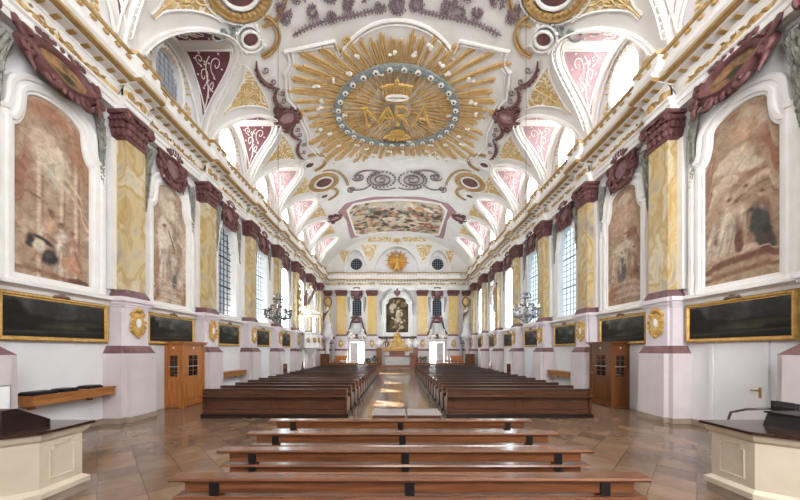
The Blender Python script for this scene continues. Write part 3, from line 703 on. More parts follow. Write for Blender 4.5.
# ---------------------------------------------------------------- plum rococo cartouches
def plum_cartouche(label, w=.66, h=.5, field='oil', seed=1):
    t = thing('rococo_cartouche', label, 'cartouche')
    ov = lambda a, s=1, sz=1: (w*s*math.cos(a)*(1+.12*math.cos(2*a)), h*sz*math.sin(a)*(1+.08*math.sin(3*a)))
    g = G(); rng = random.Random(seed)
    L = []
    for s, y in ((.62, .1), (.68, .17), (.78, .2), (.86, .14), (.93, .17), (1.0, .12), (1.02, .0)):
        L.append([(lambda p: (p[0], y, p[1]))(ov(2*PI*i/40, s, s)) for i in range(40)])
    g.loops(L)
    for q in (-1, 1):
        for (cx, cz, r, a0, tr) in ((.95, .42, .16, PI, 1.2), (.98, -.35, .15, PI, -1.2), (.45, .98, .15, 0, 1.1), (.45, -.98, .13, 0, -1.1)):
            sp = spiral(q*w*cx, h*cz, r, .03, a0 if q > 0 else PI-a0, tr*q, 14); g.tube([(x, .13+.05*i/14, z) for i, (x, z) in enumerate(sp)], [.055-.02*i/14 for i in range(15)], 6)
        g.tube([(q*x, .12, z) for x, z in bez((w*.95, h*.5), (w*1.25, h*.4), (w*1.05, h*.95), (w*1.3, h*1.05), 8)], [.05, .055, .06, .06, .055, .05, .04, .03, .015], 6)
        g.tube([(q*x, .12, z) for x, z in bez((w*.9, -h*.5), (w*1.2, -h*.6), (w*.85, -h*1.0), (w*.95, -h*1.3), 8)], [.05, .055, .055, .05, .045, .04, .03, .02, .01], 6)
    for i in range(7):
        a = PI/2+(i-3)*.22; g.blob((w*1.02*math.cos(a), .16, h*1.02*math.sin(a)+.07), (.07, .06, .13-.02*abs(i-3)), 7, 5)
    for i in range(5):
        a = -PI/2+(i-2)*.2; g.blob((w*math.cos(a), .13, h*1.0*math.sin(a)-.05), (.06, .05, .1), 7, 5)
    g.build('scrolled_rim', 'plum', t, angle=1.2)
    if field == 'oil':
        p = Picture(40, 30, '#8d6c4c', seed); p.cloud('#5b4634', 9, .45, .7, .8); p.cloud('#b58b58', 8, .55, .8, .7); p.ell(.6, .35, .2, .2, '#3c3a2c'); p.ell(.3, .6, .2, .15, '#a37d5a'); p.ell(.75, .65, .12, .12, '#6b5a42')
        p.mesh('painted_oval', lambda u, v: (lambda r, a: (w*.7*(1-2*u)*1.0, .1, h*.66*(2*v-1)*math.sqrt(max(0, 1-(1-2*u)**2))))(0, 0), 'oil', t)
    else:
        G().blob((0, .07, 0), (w*.72, .07, h*.68), 18, 8).build('boss', 'plumband', t)
    return t
big = None; small = None
for side, sg in SIDES:
    for k in range(1, 8):
        what = 'big sepia fresco' if k == 1 else ('narrow sepia fresco' if k == 2 else f"window {ORD[k-2]} from the camera")
        lab = f"plum rococo cartouche above the {what}, {side} wall"
        loc, rz = wall_place(sg, BY(k)-.02, 7.12 if k == 1 else 7.06, .03)
        if k == 1:
            c = plum_cartouche(lab, .62, .42, 'oil', 4+sg); c.location = loc; c.rotation_euler = (0, 0, rz)
            c.rotation_euler = (Matrix.Rotation(rz, 4, 'Z') @ Matrix.Rotation(math.radians(14), 4, 'X')).to_euler(); c.location = (sg*(W-.16), loc[1], 7.12)
        elif small is None:
            small = plum_cartouche(lab, .44, .42, 'boss', 8); small['group'] = 'plum cartouches of the side walls'; small.location = loc; small.rotation_euler = (0, 0, rz)
        else: copy_tree(small, lab, loc, rz)
# ---------------------------------------------------------------- leaf garlands beside the frames
def garland(label, pts, r0, r1, n=46, seed=1):
    g = G(); rng = random.Random(seed); m = len(pts)
    P = [Vector((x, .06, z)) for x, z in pts]
    g.tube(P, [r0+(r1-r0)*i/(m-1) for i in range(m)], 6)
    for i in range(n):
        f = i/(n-1)*(m-1); a = int(min(f, m-2)); p = P[a].lerp(P[a+1], f-a); r = r0+(r1-r0)*i/(n-1); d = (P[a+1]-P[a]).normalized()
        for q in range(3):
            an = rng.uniform(-.3, PI+.3); c = p+Vector((math.cos(an)*r, abs(math.sin(an))*r*.8+.02, 0))
            rot = d.to_track_quat('Z', 'Y').to_matrix() @ Matrix.Rotation(rng.uniform(-.5, .5), 3, 'Y')
            g.blob(c, (r*.42, r*.3, r*.95), 6, 4, rot)
    o = g.build('leaf_garland', 'sage'); return tag(o, label, 'garland', 'grey-green leaf garlands of the side walls')
GP = bez((.0, 1.05), (.16, .5), (.02, .1), (.12, -.55), 12)
gar = {}
for q, s_ in ((1, 'near'), (-1, 'far')):
    pts = [(q*(.0+x), z) for x, z in GP]
    for side, sg in SIDES:
        for k in range(1, 8):
            nearside = 'nearer' if (q*sg < 0) else 'farther'
            what = 'big sepia fresco' if k == 1 else ('narrow sepia fresco' if k == 2 else f"{ORD[k-2]} window")
            lab = f"leaf garland on the {nearside} side of the {what}, {side} wall"
            loc, rz = wall_place(sg, 0, 5.95, 0)
            off = .85 if k < 3 else .74
            thick = (q*sg < 0)
            y = BY(k)+sg*q*(off) + 0
            key = (q, thick)
            if key not in gar:
                gar[key] = o = garland(lab, pts, .13 if thick else .075, .05 if thick else .028, 40, 3+q)
                o.location = (loc[0], y, loc[2]); o.rotation_euler = (0, 0, rz)
            else:
                o = gar[key].copy(); COL.objects.link(o); o.location = (loc[0], y, loc[2]); o.rotation_euler = (0, 0, rz); o['label'] = lab
# ---------------------------------------------------------------- landscape paintings under the string course
def landscape(seed, dark=1.0):
    p = Picture(70, 30, '#1e1c18', seed)
    p.mix((p.v-.35)*1.6, '#4d4c47' if dark < 1 else '#383734'); p.cloud('#7b7971' if dark < 1 else '#54524d', 13, .5, .85, .7, (p.v > .5)*1.0); p.cloud('#15130f', 9, .45, .7, .8, (p.v < .55)*1.0)
    p.ell(.08, .6, .14, .4, '#181612'); p.ell(.25, .45, .2, .16, '#1d1b15'); p.ell(.75, .4, .35, .1, '#322f22', amt=.7); p.ell(.55, .3, .3, .1, '#3d3a2c', amt=.6); p.line(0, .12, 1, .2, .02, '#3b352a', .5)
    return p
def framed_landscape(label, pic, hl=.97):
    t = thing('landscape_painting', label, 'painting', group='gilt-framed landscapes under the string course')
    pic.mesh('canvas', lambda u, v: (hl-.07-(2*hl-.14)*u, .05, -.36+.72*v), 'oil', t)
    g = G(); moulding(g, [(-hl+.08, -.35), (hl-.08, -.35), (hl-.08, .35), (-hl+.08, .35)], [(-.0, .0), (.0, .055), (.02, .05), (.035, .085), (.055, .09), (.08, .06), (.085, 0)])
    for i in range(30):
        x = -hl+.03+(2*hl-.06)*i/29; g.blob((x, .085, .4), (.024, .014, .015), 5, 3).blob((x, .085, -.4), (.024, .014, .015), 5, 3)
    for i in range(11):
        z = -.37+.74*i/10; g.blob((hl-.03, .085, z), (.015, .014, .026), 5, 3).blob((-hl+.03, .085, z), (.015, .014, .026), 5, 3)
    g.build('gilt_frame', 'gold', t, angle=.6)
    g = G().tube([(x, .07, .44+.03*math.cos(x*12)) for x in [-.16+.32*i/8 for i in range(9)]], [.012, .025, .03, .035, .04, .035, .03, .025, .012], 6)
    g.blob((0, .08, .49), (.06, .03, .045), 8, 5).blob((-.1, .07, .46), (.05, .025, .03), 7, 4).blob((.1, .07, .46), (.05, .025, .03), 7, 4)
    g.build('frame_crest', 'statuedark', t)
    return t
pl = [framed_landscape('x', landscape(5)), framed_landscape('x', landscape(9, .8), .93), framed_landscape('x', landscape(15, .9), .8)]
used = set()
for side, sg in SIDES:
    for k in range(1, 8):
        what = 'big sepia fresco' if k == 1 else ('narrow sepia fresco, over the wooden porch' if k == 2 else f"{ORD[k-2]} window")
        lab = f"gilt-framed dark landscape under the {what}, {side} wall"
        i = 0 if k == 1 else (1 if k == 2 else 2)
        loc, rz = wall_place(sg, BY(k)+(.1 if k == 1 else .08), 2.3, .02)
        if i not in used: used.add(i); o = pl[i]; o['label'] = lab; o.location = loc; o.rotation_euler = (0, 0, rz)
        else: copy_tree(pl[i], lab, loc, rz)
# ================================================================ CEILING STUCCO
# ---- one lunette's stucco (wall frame: X along, Y out of the wall), copied to every bay
def lun(t, s, off=0, m0=0, m1=0):
    gx = groin_x(t); a = gx+m0; b = W-m1; x = a+(b-a)*s
    nx, nz = math.cos(t)/LA, -math.sin(t)/LH; l = math.hypot(nx, nz)
    return (-LA*math.cos(t)+off*nx/l, W-x, ZS+LH*math.sin(t)+off*nz/l)
def make_lunette(label, panel):
    t = thing('lunette_stucco', label, 'stucco', group='stucco lunettes over the side windows')
    for t0, t1 in ((.535*PI, .86*PI), (.14*PI, .465*PI)):
        f = lambda u, v, o=0: lun(t0+(t1-t0)*u, v, o, .2+.1*abs(math.cos(t0+(t1-t0)*u)), .52)
        def fp(u, v, o=0):
            tt = t0+(t1-t0)*u; gx = groin_x(tt); a = gx+.17; b = max(a+.01, 6.52-.1*math.cos(2*(tt-PI/2))); x = a+(b-a)*v
            nx, nz = math.cos(tt)/LA, -math.sin(tt)/LH; l = math.hypot(nx, nz); return (-LA*math.cos(tt)+o*nx/l, W-x, ZS+LH*math.sin(tt)+o*nz/l)
        g = G().plate(lambda u, v, o: fp(u, v, o), 14, 8, .025); p = g.build('panel', panel, t)
        g = G(); wide = 0 if t0 > PI/2 else 1
        def put(pts, r):
            g.tube([fp(min(1, max(0, a)), min(1, max(0, b)), .035) for a, b in pts], r, 4)
        U = (lambda u: u) if not wide else (lambda u: 1-u)
        put([(U(u), v) for u, v in bez((.95, .5), (.7, .2), (.4, .9), (.1, .5), 16)], .016)
        for cu, cv, r, d in ((.25, .35, .17, 1), (.42, .7, .16, -1), (.6, .35, .12, 1), (.15, .75, .1, 1)):
            put([(U(a), b) for a, b in [(x, .5+(y-.5)) for x, y in spiral(cu, cv, r, .02, 0, 1.25*d, 18)]], .014)
            for q in range(4):
                a = cu+r*1.15*math.cos(q*1.7); b = cv+r*1.15*math.sin(q*1.7)
                if .03 < a < .97 and .05 < b < .95: g.blob(fp(U(a), b, .03), (.035, .035, .02), 5, 3)
        for u0, u1, v0, v1 in ((0, 1, .02, .02), (0, 1, .98, .98), (0, 0, 0, 1), (1, 1, 0, 1)): put([(u0+(u1-u0)*i/14, v0+(v1-v0)*i/14) for i in range(15)], .02)
        g.build('panel_scroll', 'cream', p)
    # rib along the groin with beads, ring round the tympanum
    g = G(); g2 = G()
    rib = []
    for i in range(41):
        tt = PI*i/40; x, y, z = groin_x(tt), -LA*math.cos(tt), ZS+LH*math.sin(tt); rib.append((x, y, z))
    def shift(p, dx, dz, k): return (p[1]*k, W-p[0]+dx, p[2]+dz)
    g.tube([shift(p, .0, -.01, 1) for p in rib], .06, 6)
    g.tube([shift(p, .14, -.05, 1.0) for p in rib[3:-3]], .025, 5)
    g.tube([shift(p, -.14, .0, .93) for p in rib[3:-3]], .03, 5)
    for p in rib[3:-3]: g2.blob(shift(p, .085, -.05, 1), .03, 5, 3)
    g.tube([lun(PI*i/30, 1, .04, 0, .06) for i in range(2, 29)], .05, 6)
    g.tube([lun(PI*i/30, 1, .03, 0, .34) for i in range(3, 28)], .025, 5)
    for e in (-.035, .035): g.tube([lun(PI/2+e*PI, s/8, .02, .12, .3) for s in range(9)], .025, 5)
    g.build('rib_moulding', 'white', t); g2.build('bead_moulding', 'cream', t)
    # gilt shell leaves beside the oculus
    for q in (-1, 1):
        g = G()
        for i in range(8):
            a = .35+.16*i; r0 = .72
            c = (q*r0*math.cos(a)*.95, .03, OCZ-.12+r0*1.22*math.sin(a)-.05); e = (q*(r0+.2)*math.cos(a), .06, min(OCZ-.05+1.0*math.sin(a), ZS+LH*math.sqrt(max(0, 1-((r0+.2)*math.cos(a)/LA)**2))-.1))
            g.tube([c, tuple((c[k]+e[k])/2 for k in range(3)), e], [.02, .03, .012], 5)
        for i in range(6):
            z = ZS+.15+.13*i; g.blob((q*(.98-.03*i), .04, z), (.07, .03, .05), 6, 4).blob((q*(.84-.03*i), .04, z+.05), (.06, .03, .05), 6, 4)
        g.build('gilt_leaf_border', 'ochregold', t)
    return t
lu = {}
for side, sg in SIDES:
    for k in range(1, 8):
        key = 'plumdark' if (sg < 0 and k <= 3) else 'plumlight'  # dark plum on the near left lunettes, paler plum elsewhere
        loc, rz = wall_place(sg, BY(k)); lab = f"stucco lunette with {'dark plum' if key == 'plumdark' else 'pale plum'} panels round the {ORD[k]} oculus, {side} side"
        if key not in lu: lu[key] = o = make_lunette(lab, key); o.location = loc; o.rotation_euler = (0, 0, rz)
        else: copy_tree(lu[key], lab, loc, rz)
# ---- gilt trellis panels between the lunettes
def gap(x):
    q = min(1, math.sqrt(max(0, 1-(x/HALF)**2))*RISE/LH); return S/2-LA*math.sqrt(max(0, 1-q*q))
def trellis(label, sg, k):
    t = thing('trellis_panel', label, 'stucco', (0, 0, 0), 0, 'ochre trellis panels between the lunettes')
    yc = PY(k)
    def f(u, v, o=0):
        x = 4.85+1.2*v-.1*math.sin(PI*u)*(1-v); h = max(.05, gap(x)-.47); return (lambda p: (sg*p[0], p[1], p[2]))(VP(x, yc-h+2*h*u, o))
    G().plate(lambda u, v, o: f(u, v, o), 10, 14, .03).build('trellis_field', 'ochre', t)
    g = G(); r = .03
    for e in ([(u/10, 0) for u in range(11)], [(0, v/14) for v in range(15)], [(1, v/14) for v in range(15)]): g.tube([f(u, v, .03) for u, v in e], r, 5)
    g.build('border', 'white', t)
    g = G()
    for q in (-1, 1):
        for cu, cv, rr in ((.28, .2, .13), (.25, .45, .12), (.3, .66, .1)):
            g.tube([f(.5+q*(a-.5), b, .04) for a, b in spiral(cu, cv, rr, .02, 0, 1.3, 16)], .022, 4)
    g.tube([f(.5, v/10, .04) for v in range(11)], .025, 4)
    g.build('gilt_scroll', 'ochregold', t); return t
for side, sg in SIDES:
    for k in range(1, 7): trellis(f"ochre trellis panel between the {ORD[k]} and {ORD[k+1]} lunettes, {side} side of the vault", sg, k)
# ---- medallions on the vault
def on_vault(sg, cx, cy, off=0): return (lambda p: (sg*p[0], p[1], p[2]))(VP(cx, cy, off))
def ring_pts(sg, cx, cy, rx, ry, off, n=32, a0=0, a1=2*PI): return [on_vault(sg, cx+rx*math.cos(a0+(a1-a0)*i/n), cy+ry*math.sin(a0+(a1-a0)*i/n), off) for i in range(n+(a1-a0 < 6.28))]
def disc(g, sg, cx, cy, rx, ry, off, n=28, bulge=.03):
    g.loops([ring_pts(sg, cx, cy, rx*s, ry*s, off+bulge*math.sqrt(1-s*s), n) for s in (1, .8, .5, .15)], cap=True)
def big_medallion(label, sg, y):
    t = thing('oval_medallion', label, 'medallion', group='gilt oval medallions of the vault')
    cx = 4.1
    g = G(); disc(g, sg, cx, y, .42, .4, .05); g.build('painted_oval', 'plum' , t)
    g = G().tube(ring_pts(sg, cx, y, .47, .45, .06), .05, 6, True).tube(ring_pts(sg, cx, y, .88, .83, .03, 40), .035, 6, True); g.build('white_ring', 'white', t)
    g = G()
    for i in range(30):
        a = 2*PI*i/30; p = on_vault(sg, cx+.66*math.cos(a), y+.62*math.sin(a), .05); g.blob(p, (.11, .09, .06), 6, 4)
    g.tube(ring_pts(sg, cx, y, .75, .71, .05, 36), .06, 6, True); g.build('gilt_wreath', 'golddark', t)
for side, sg in SIDES:
    big_medallion(f"large gilt-wreathed oval medallion at the near {side} corner of the sunburst", sg, 7.75)
    big_medallion(f"large gilt-wreathed oval medallion at the far {side} corner of the sunburst", sg, 16.75)
def tip_medallion(label, sg, k, kind):
    t = thing('vault_cartouche', label, 'cartouche')
    y = BY(k); cx = 4.38
    if kind == 'plum':
        g = G(); disc(g, sg, cx, y, .3, .28, .05); g.build('boss', 'plumlight' , t)
        g = G().tube(ring_pts(sg, cx, y, .36, .33, .07), .07, 7, True)
        for i in range(14): a = 2*PI*i/14; g.blob(on_vault(sg, cx+.47*math.cos(a), y+.43*math.sin(a), .05), (.09, .08, .06), 6, 4)
        for q in (-1, 1): g.tube([on_vault(sg, a, b, .06) for a, b in spiral(cx+.2, y+q*.5, .13, .03, 0, 1.2*q, 12)], .045, 5)
        g.build('plum_rim', 'plum', t)
        g = G().blob(on_vault(sg, cx-.58, y, .06), (.1, .16, .05), 7, 5); g.build('gilt_leaf', 'gold', t)
    else:
        g = G(); disc(g, sg, cx, y, .19, .17, .05); g.build('dark_oval', 'plum', t)
        g = G().tube(ring_pts(sg, cx, y, .24, .22, .06), .045, 6, True)
        for q in (-1, 1): g.tube([on_vault(sg, a, b, .05) for a, b in bez((cx+.35, y+q*.1), (cx+.2, y+q*.45), (cx-.25, y+q*.45), (cx-.3, y+q*.1), 10)], .035, 5)
        for i in range(4): a = PI/4+PI/2*i; g.blob(on_vault(sg, cx+.4*math.cos(a), y+.38*math.sin(a), .04), (.07, .07, .05), 6, 4)
        g.build('white_rim', 'white', t)
        g = G().tube(ring_pts(sg, cx-.1, y, .74, .62, .03, 24, PI*.5, PI*1.5), .045, 6).tube(ring_pts(sg, cx-.1, y, .63, .53, .03, 24, PI*.5, PI*1.5), .022, 6); g.build('gilt_arc', 'golddark', t)
    return t
for side, sg in SIDES:
    for k, kind in ((2, 'gold'), (3, 'plum'), (4, 'gold'), (5, 'gold'), (6, 'plum')):
        tip_medallion(f"{'plum-rimmed' if kind == 'plum' else 'white-rimmed'} cartouche at the tip of the {ORD[k]} lunette, {side} side of the vault", sg, k, kind)
# ---- dark leaf swags beside the sunburst
def swag(label, sg, p, r=.06):
    g = G(); n = len(p)
    g.tube([on_vault(sg, a, b, .06) for a, b in p], [r*math.sin(PI*(i+.6)/(n+.2))+.012 for i in range(n)], 7)
    for i in range(2, n-1, 2):
        a, b = p[i]; g.blob(on_vault(sg, a+.06, b+.03, .05), (.04, .06, .03), 6, 4)
    for i in range(3, n-2, 5):
        a, b = p[i]; g.tube([on_vault(sg, c, d, .04) for c, d in spiral(a-.24, b+.05, .12, .02, 0, 1.2, 12)], .016, 4)
    return tag(g.build('leaf_swag', 'plum'), label, 'swag', 'dark leaf swags along the sunburst')
for side, sg in SIDES:
    swag(f"dark plum leaf swag from the near {side} cartouche of the sunburst", sg, bez((4.5, 9.55), (4.75, 10.1), (4.55, 10.5), (4.2, 10.7)))
    swag(f"dark plum leaf swag just before the plum cartouche, {side} side of the sunburst", sg, bez((4.25, 10.65), (4.6, 10.95), (4.55, 11.25), (4.3, 11.5)))
    swag(f"dark plum leaf swag just behind the plum cartouche, {side} side of the sunburst", sg, bez((4.3, 12.45), (4.6, 12.75), (4.5, 13.0), (4.25, 13.3)))
    swag(f"dark plum leaf swag towards the far {side} cartouche of the sunburst", sg, bez((4.25, 13.3), (4.7, 13.7), (4.65, 14.1), (4.5, 14.5)))
    # wavy grey ribbon from the near medallion
    p = [(4.3+.9*i/30+.12*math.sin(i*.75), 8.55+.12*math.sin(i*.75+1.5)) for i in range(31)]
    tag(G().tube([on_vault(sg, a, b, .04) for a, b in p], .03, 5).build('wavy_ribbon', 'blueleaf'), f"thin grey-green wavy ribbon by the near {side} medallion", 'ribbon')
# ---- panel moulding round the sunburst
GC = 12.55
half = [(0, 9.12)]+arc(0, 11.35, 2.35, 2.23, -PI/2, -PI/2+.93*1.02, 10)[1:]+[(2.0, 9.6), (3.62, 9.6)]+arc(3.95, 9.75, .4, .5, PI*1.05, PI*.55, 5)+[(3.88, 10.35), (4.12, 11.2), (4.0, 11.55), (3.95, 11.95), (3.98, 12.45)]
near_half = [(x, y) for x, y in half]
far_half = [(x, 24.95-y) for x, y in near_half[::-1]]
loop = near_half+far_half; loop = loop+[(-x, y) for x, y in loop[::-1]]
pm = bpy.data.objects.new('trim_7', None); COL.objects.link(pm); structure(pm); pm['label'] = 'white panel moulding framing the ceiling sunburst'
for nm, o, r in (('outer_moulding', .0, .05), ('inner_moulding', -.13, .028)):
    q = offset(loop, o); G().tube([VP(x, y, .02) for x, y in q], r, 6, True).build(nm, 'white', pm)
for side, sg in SIDES:      # gilt double lines sweeping round the medallions
    for nm, cs in (('near', ((2.95, 7.0), (2.9, 8.2), (3.3, 8.8), (3.95, 8.75), .3)), ('far', ((2.95, 17.7), (2.9, 16.6), (3.3, 15.8), (3.95, 15.9), -.3))):
        t = thing('gilt_band', f"double gilt line curving round the {nm} {side} medallion of the vault", 'moulding')
        for e in (0, .1):
            q = [(p[0]-e*(.4 if i == 3 else 1), p[1]+(e*cs[4] if i == 3 else 0)) for i, p in enumerate(cs[:4])]
            G().tube([on_vault(sg, a, b, .03) for a, b in bez(*q, 18)], .028, 5).build('gilt_line', 'golddark', t)
# ---- the sunburst
t = thing('sunburst', 'huge gilt stucco sunburst with a blue-grey ring and a crowned monogram on the ceiling', 'sunburst', (0, GC, 11.7))
def sv(x, y, off): p = VP(x, GC+y, off); return (p[0], p[1]-GC, p[2]-11.7)
rng = random.Random(5); NR = 56
def burst_len(a):
    """length of the rays: a rounded oblong, a little drawn in beside the cartouches"""
    c, n_ = abs(math.cos(a)), abs(math.sin(a)); e = 5.5
    r = ((c/4.1)**e+(n_/3.25)**e)**(-1/e); return r*(1-.09*max(0, 1-abs(a if a < PI/2 else a-PI if a < 1.5*PI else a-2*PI)/.2))
for i in range(NR):
    a = 2*PI*(i+.5)/NR; g = G(); nb = rng.choice((2, 2, 3, 3, 3)); ln = rng.uniform(.9, 1.03); L = burst_len(a); ca, sa = math.cos(a), math.sin(a)
    for b in range(nb):
        o = (b-(nb-1)/2)*.088; l = ln*(1-.05*abs(b-(nb-1)/2)-rng.uniform(0, .05)); k_ = L*l
        if sa < 0 and abs(ca*k_) > 1.1: k_ = min(k_, 3.0/-sa)
        if sa < 0 and abs(ca*k_) > 1.9: k_ = min(k_, 2.8/-sa)
        r0 = (.55 if i % 2 else 1.15, 2.1, 1.7)[b % 3]+rng.uniform(0, .15); pts = []
        for j in range(9):
            r = r0+(k_-r0)*j/8; k = .3+.7*min(1, r/(.75*L)); pts.append((ca*r-sa*o*k, sa*r+ca*o*k))
        wd = [.018+.018*min(1, math.hypot(*p)/2.2) for p in pts]
        lo = [[sv(x-sa*h*f, y+ca*h*f, z) for (x, y), h in zip(pts, wd)] for f, z in ((1, .0), (.8, .06), (-.8, .06), (-1, 0))]
        g.loops([[lo[q][j] for q in range(4)] for j in range(9)], cap=True)
    g.build('ray', 'goldray', t, smooth=False)
g = G(); RX, RY = 2.46, 1.97
L = [[sv(RX*s*math.cos(2*PI*i/64), RY*s*math.sin(2*PI*i/64), o) for i in range(64)] for s, o in ((1.07, .02), (1.06, .1), (1.0, .15), (.94, .1), (.93, .02))]
rg = g.loops(L).build('leaf_ring', 'blueleaf', t)
g = G()
for i in range(180):
    a = 2*PI*i/180; q = 1.0+.045*(1 if i % 2 else -1); g.blob(sv(RX*q*math.cos(a), RY*q*math.sin(a), .13), (.07, .05, .035), 5, 3)
g.build('ring_leaves', 'blueleaf', rg)
for i in range(30):
    a = 2*PI*i/30; x, y = RX*math.cos(a), RY*math.sin(a); g = G()
    for q in range(6): g.blob(sv(x+.065*math.cos(q*PI/3), y+.065*math.sin(q*PI/3), .17), (.055, .055, .035), 6, 4)
    r = g.build('rosette', 'statue', rg)
    G().blob(sv(x, y, .2), (.042, .042, .03), 6, 4).build('rosette_eye', 'black', r)
for i in range(34):
    a = 2*PI*(i*.618); f = .55+.4*((i*37) % 17)/17
    if .62 < f < .72: f = .8
    x, y = 4.0*f*math.cos(a), 3.1*f*math.sin(a); g = G()
    if abs(x) < 1.6 and -.3 < y < 1.2: continue
    for q in range(3): g.blob(sv(x+rng.uniform(-.1, .1), y+rng.uniform(-.06, .06), .1), (rng.uniform(.05, .1), rng.uniform(.04, .07), .05), 7, 4)
    g.build('cloud_puff', 'statue', t)
# monogram: strokes in (x, y), read from below with the near side up
def letter(name, strokes, x0, ytop, h, w, r=.06):
    g = G()
    for st in strokes:
        pts = [(x0+a*w, ytop+(1-b)*h) for a, b in st]
        dense = []
        for i in range(len(pts)-1):
            for j in range(4): dense.append(tuple(pts[i][k]+(pts[i+1][k]-pts[i][k])*j/4 for k in range(2)))
        dense.append(pts[-1]); g.tube([sv(a, b, .2) for a, b in dense], r, 5)
    return g.build(name, 'gold', t)
serif = lambda a, b: [(a-.12, b), (a+.12, b)]
yt, lh = -.42, 1.0
letter('letter_m', [[(0, 0), (0, 1)], [(0, 1), (.5, .2), (1, 1)], [(1, 1), (1, 0)], serif(0, 0), serif(0, 1), serif(1, 0)], -1.32, yt, lh, .95)
letter('letter_a', [[(0, 0), (.5, 1), (1, 0)], [(.25, .42), (.75, .42)], serif(0, 0), serif(1, 0)], -.75, yt, lh, .75)
letter('letter_r', [[(0, 0), (0, 1)], [(0, 1), (.6, .98), (.85, .8), (.6, .55), (0, .5)], [(.3, .5), (.95, 0)], serif(0, 0)], -.02, yt, lh, .55, .065)
letter('letter_i', [[(0, 0), (0, 1)], serif(0, 0), serif(0, 1)], -.02, yt, lh, .3)
letter('letter_a', [[(0, 0), (.5, 1), (1, 0)], [(.25, .4), (.75, .4)], serif(0, 0), serif(1, 0)], .72, yt, lh, .72)
g = G()
for q in range(13):
    a = -.55+1.1*q/12; g.blob(sv(a, -1.39+.25*(a/.55)**2*.3, .2), (.07, .09, .05), 6, 4)
    g.tube([sv(a*.75, -.69, .18), sv(a, -1.04, .2), sv(a*.95, -1.36, .2)], .032, 4)
for q in range(9): a = -.4+.8*q/8; g.blob(sv(a, -.66, .22), (.055, .06, .05), 6, 4)
g.blob(sv(0, -1.56, .22), (.09, .12, .06), 7, 4)
cr = g.build('crown', 'gold', t)
G().tube([sv(.42*math.cos(2*PI*i/24), -.86+.11*math.sin(2*PI*i/24), .23) for i in range(24)], .05, 6, True).blob(sv(0, -.86, .2), (.3, .07, .03), 10, 4).build('crown_band', 'statue', cr)
g = G()
for q in range(-4, 5):
    a = q*.22; g.blob(sv(.62*math.sin(a), 1.05+.42*math.cos(a), .17), (.07, .22, .06), 7, 4, Matrix.Rotation(-a, 3, 'Z'))
g.blob(sv(0, 1.08, .18), (.36, .2, .08), 10, 5).build('shell', 'gold', t)
# ---- scrollwork across the vault before and behind the sunburst
def vine(g, path, r, leaf, rng, every=1, lr=.034):
    g.tube([VP(a, b, .04) for a, b in path], r, 5)
    for i in range(1, len(path)-1, every):
        (x0, y0), (x1, y1) = path[i], path[i+1]; l = math.hypot(x1-x0, y1-y0) or 1; nx, ny = -(y1-y0)/l, (x1-x0)/l
        for s_ in (-1, 1):
            d = leaf*rng.uniform(.6, 1.25); g.blob(VP(x0+nx*d*s_, y0+ny*d*s_, .045), (lr*rng.uniform(.7, 1.2), lr*rng.uniform(.7, 1.2), .03), 5, 3)
rng = random.Random(3)
for q, nm in ((-1, 'left'), (1, 'right')):
    g = G()
    main = [(q*a, b) for a, b in bez((.35, 8.72), (1.2, 9.05), (2.2, 8.85), (3.2, 9.2), 26)]
    vine(g, main, .024, .06, rng)
    for n_ in range(21):
        if n_ % 4 == 3: continue
        cx, cy = .55+.45*(n_ % 7)+rng.uniform(-.08, .08), 7.95+.38*(n_//7)+.14*(n_ % 2)+rng.uniform(-.06, .06); r = rng.uniform(.15, .24)
        vine(g, [(q*a, b) for a, b in spiral(cx, cy, r, .05, rng.uniform(0, 6), rng.choice((-1, 1))*.95, 13)], .02, .05, rng, 1, .028)
    vine(g, [(q*a, b) for a, b in bez((.6, 8.2), (1.4, 8.3), (2.2, 8.4), (3.0, 7.9), 22)], .025, .07, rng)
    tag(g.build('acanthus_scroll', 'mauve'), f"mauve acanthus scroll before the sunburst, {nm} half, at the top of the picture", 'scrollwork', 'mauve scrolls across the near vault')
g = G()
vine(g, spiral(0, 8.72, .2, .19, 0, 1, 16), .022, .06, rng); g.blob(VP(0, 8.72, .05), (.07, .07, .04), 7, 4)
tag(g.build('acanthus_wreath', 'mauve'), 'small round mauve wreath on the axis before the sunburst', 'scrollwork')
for q, nm in ((-1, 'left'), (1, 'right')):
    g = G()
    g.tube([VP(q*a, b, .05) for a, b in spiral(.92, 17.6, .72, .12, -PI/2, 2.1, 46)], .045, 5)
    g.tube([VP(q*a, b, .05) for a, b in bez((.92, 16.88), (1.4, 16.5), (2.1, 16.4), (2.4, 16.9), 16)], .04, 5)
    g.tube([VP(q*a, b, .05) for a, b in spiral(2.2, 17.1, .36, .08, 0, 1.7, 24)], .035, 5)
    g.tube([VP(q*a, b, .05) for a, b in bez((1.6, 18.0), (2.0, 18.6), (2.6, 18.5), (2.9, 17.9), 16)], .035, 5)
    g.tube([VP(q*a, b, .05) for a, b in spiral(2.75, 18.2, .3, .06, PI/2, -1.5, 22)], .03, 5)
    g.tube([VP(q*a, b, .05) for a, b in bez((.1, 18.5), (.5, 18.8), (1.2, 18.7), (1.5, 18.3), 14)], .035, 5)
    for i in range(22):
        a = 2*PI*i/22; g.blob(VP(q*(.92+.82*math.cos(a)), 17.6+.8*math.sin(a), .05), (.07, .08, .04), 6, 3)
    tag(g.build('spiral_scroll', 'mauve'), f"large grey spiral scroll behind the sunburst, {nm} of the axis", 'scrollwork', 'grey spiral scrolls behind the sunburst')
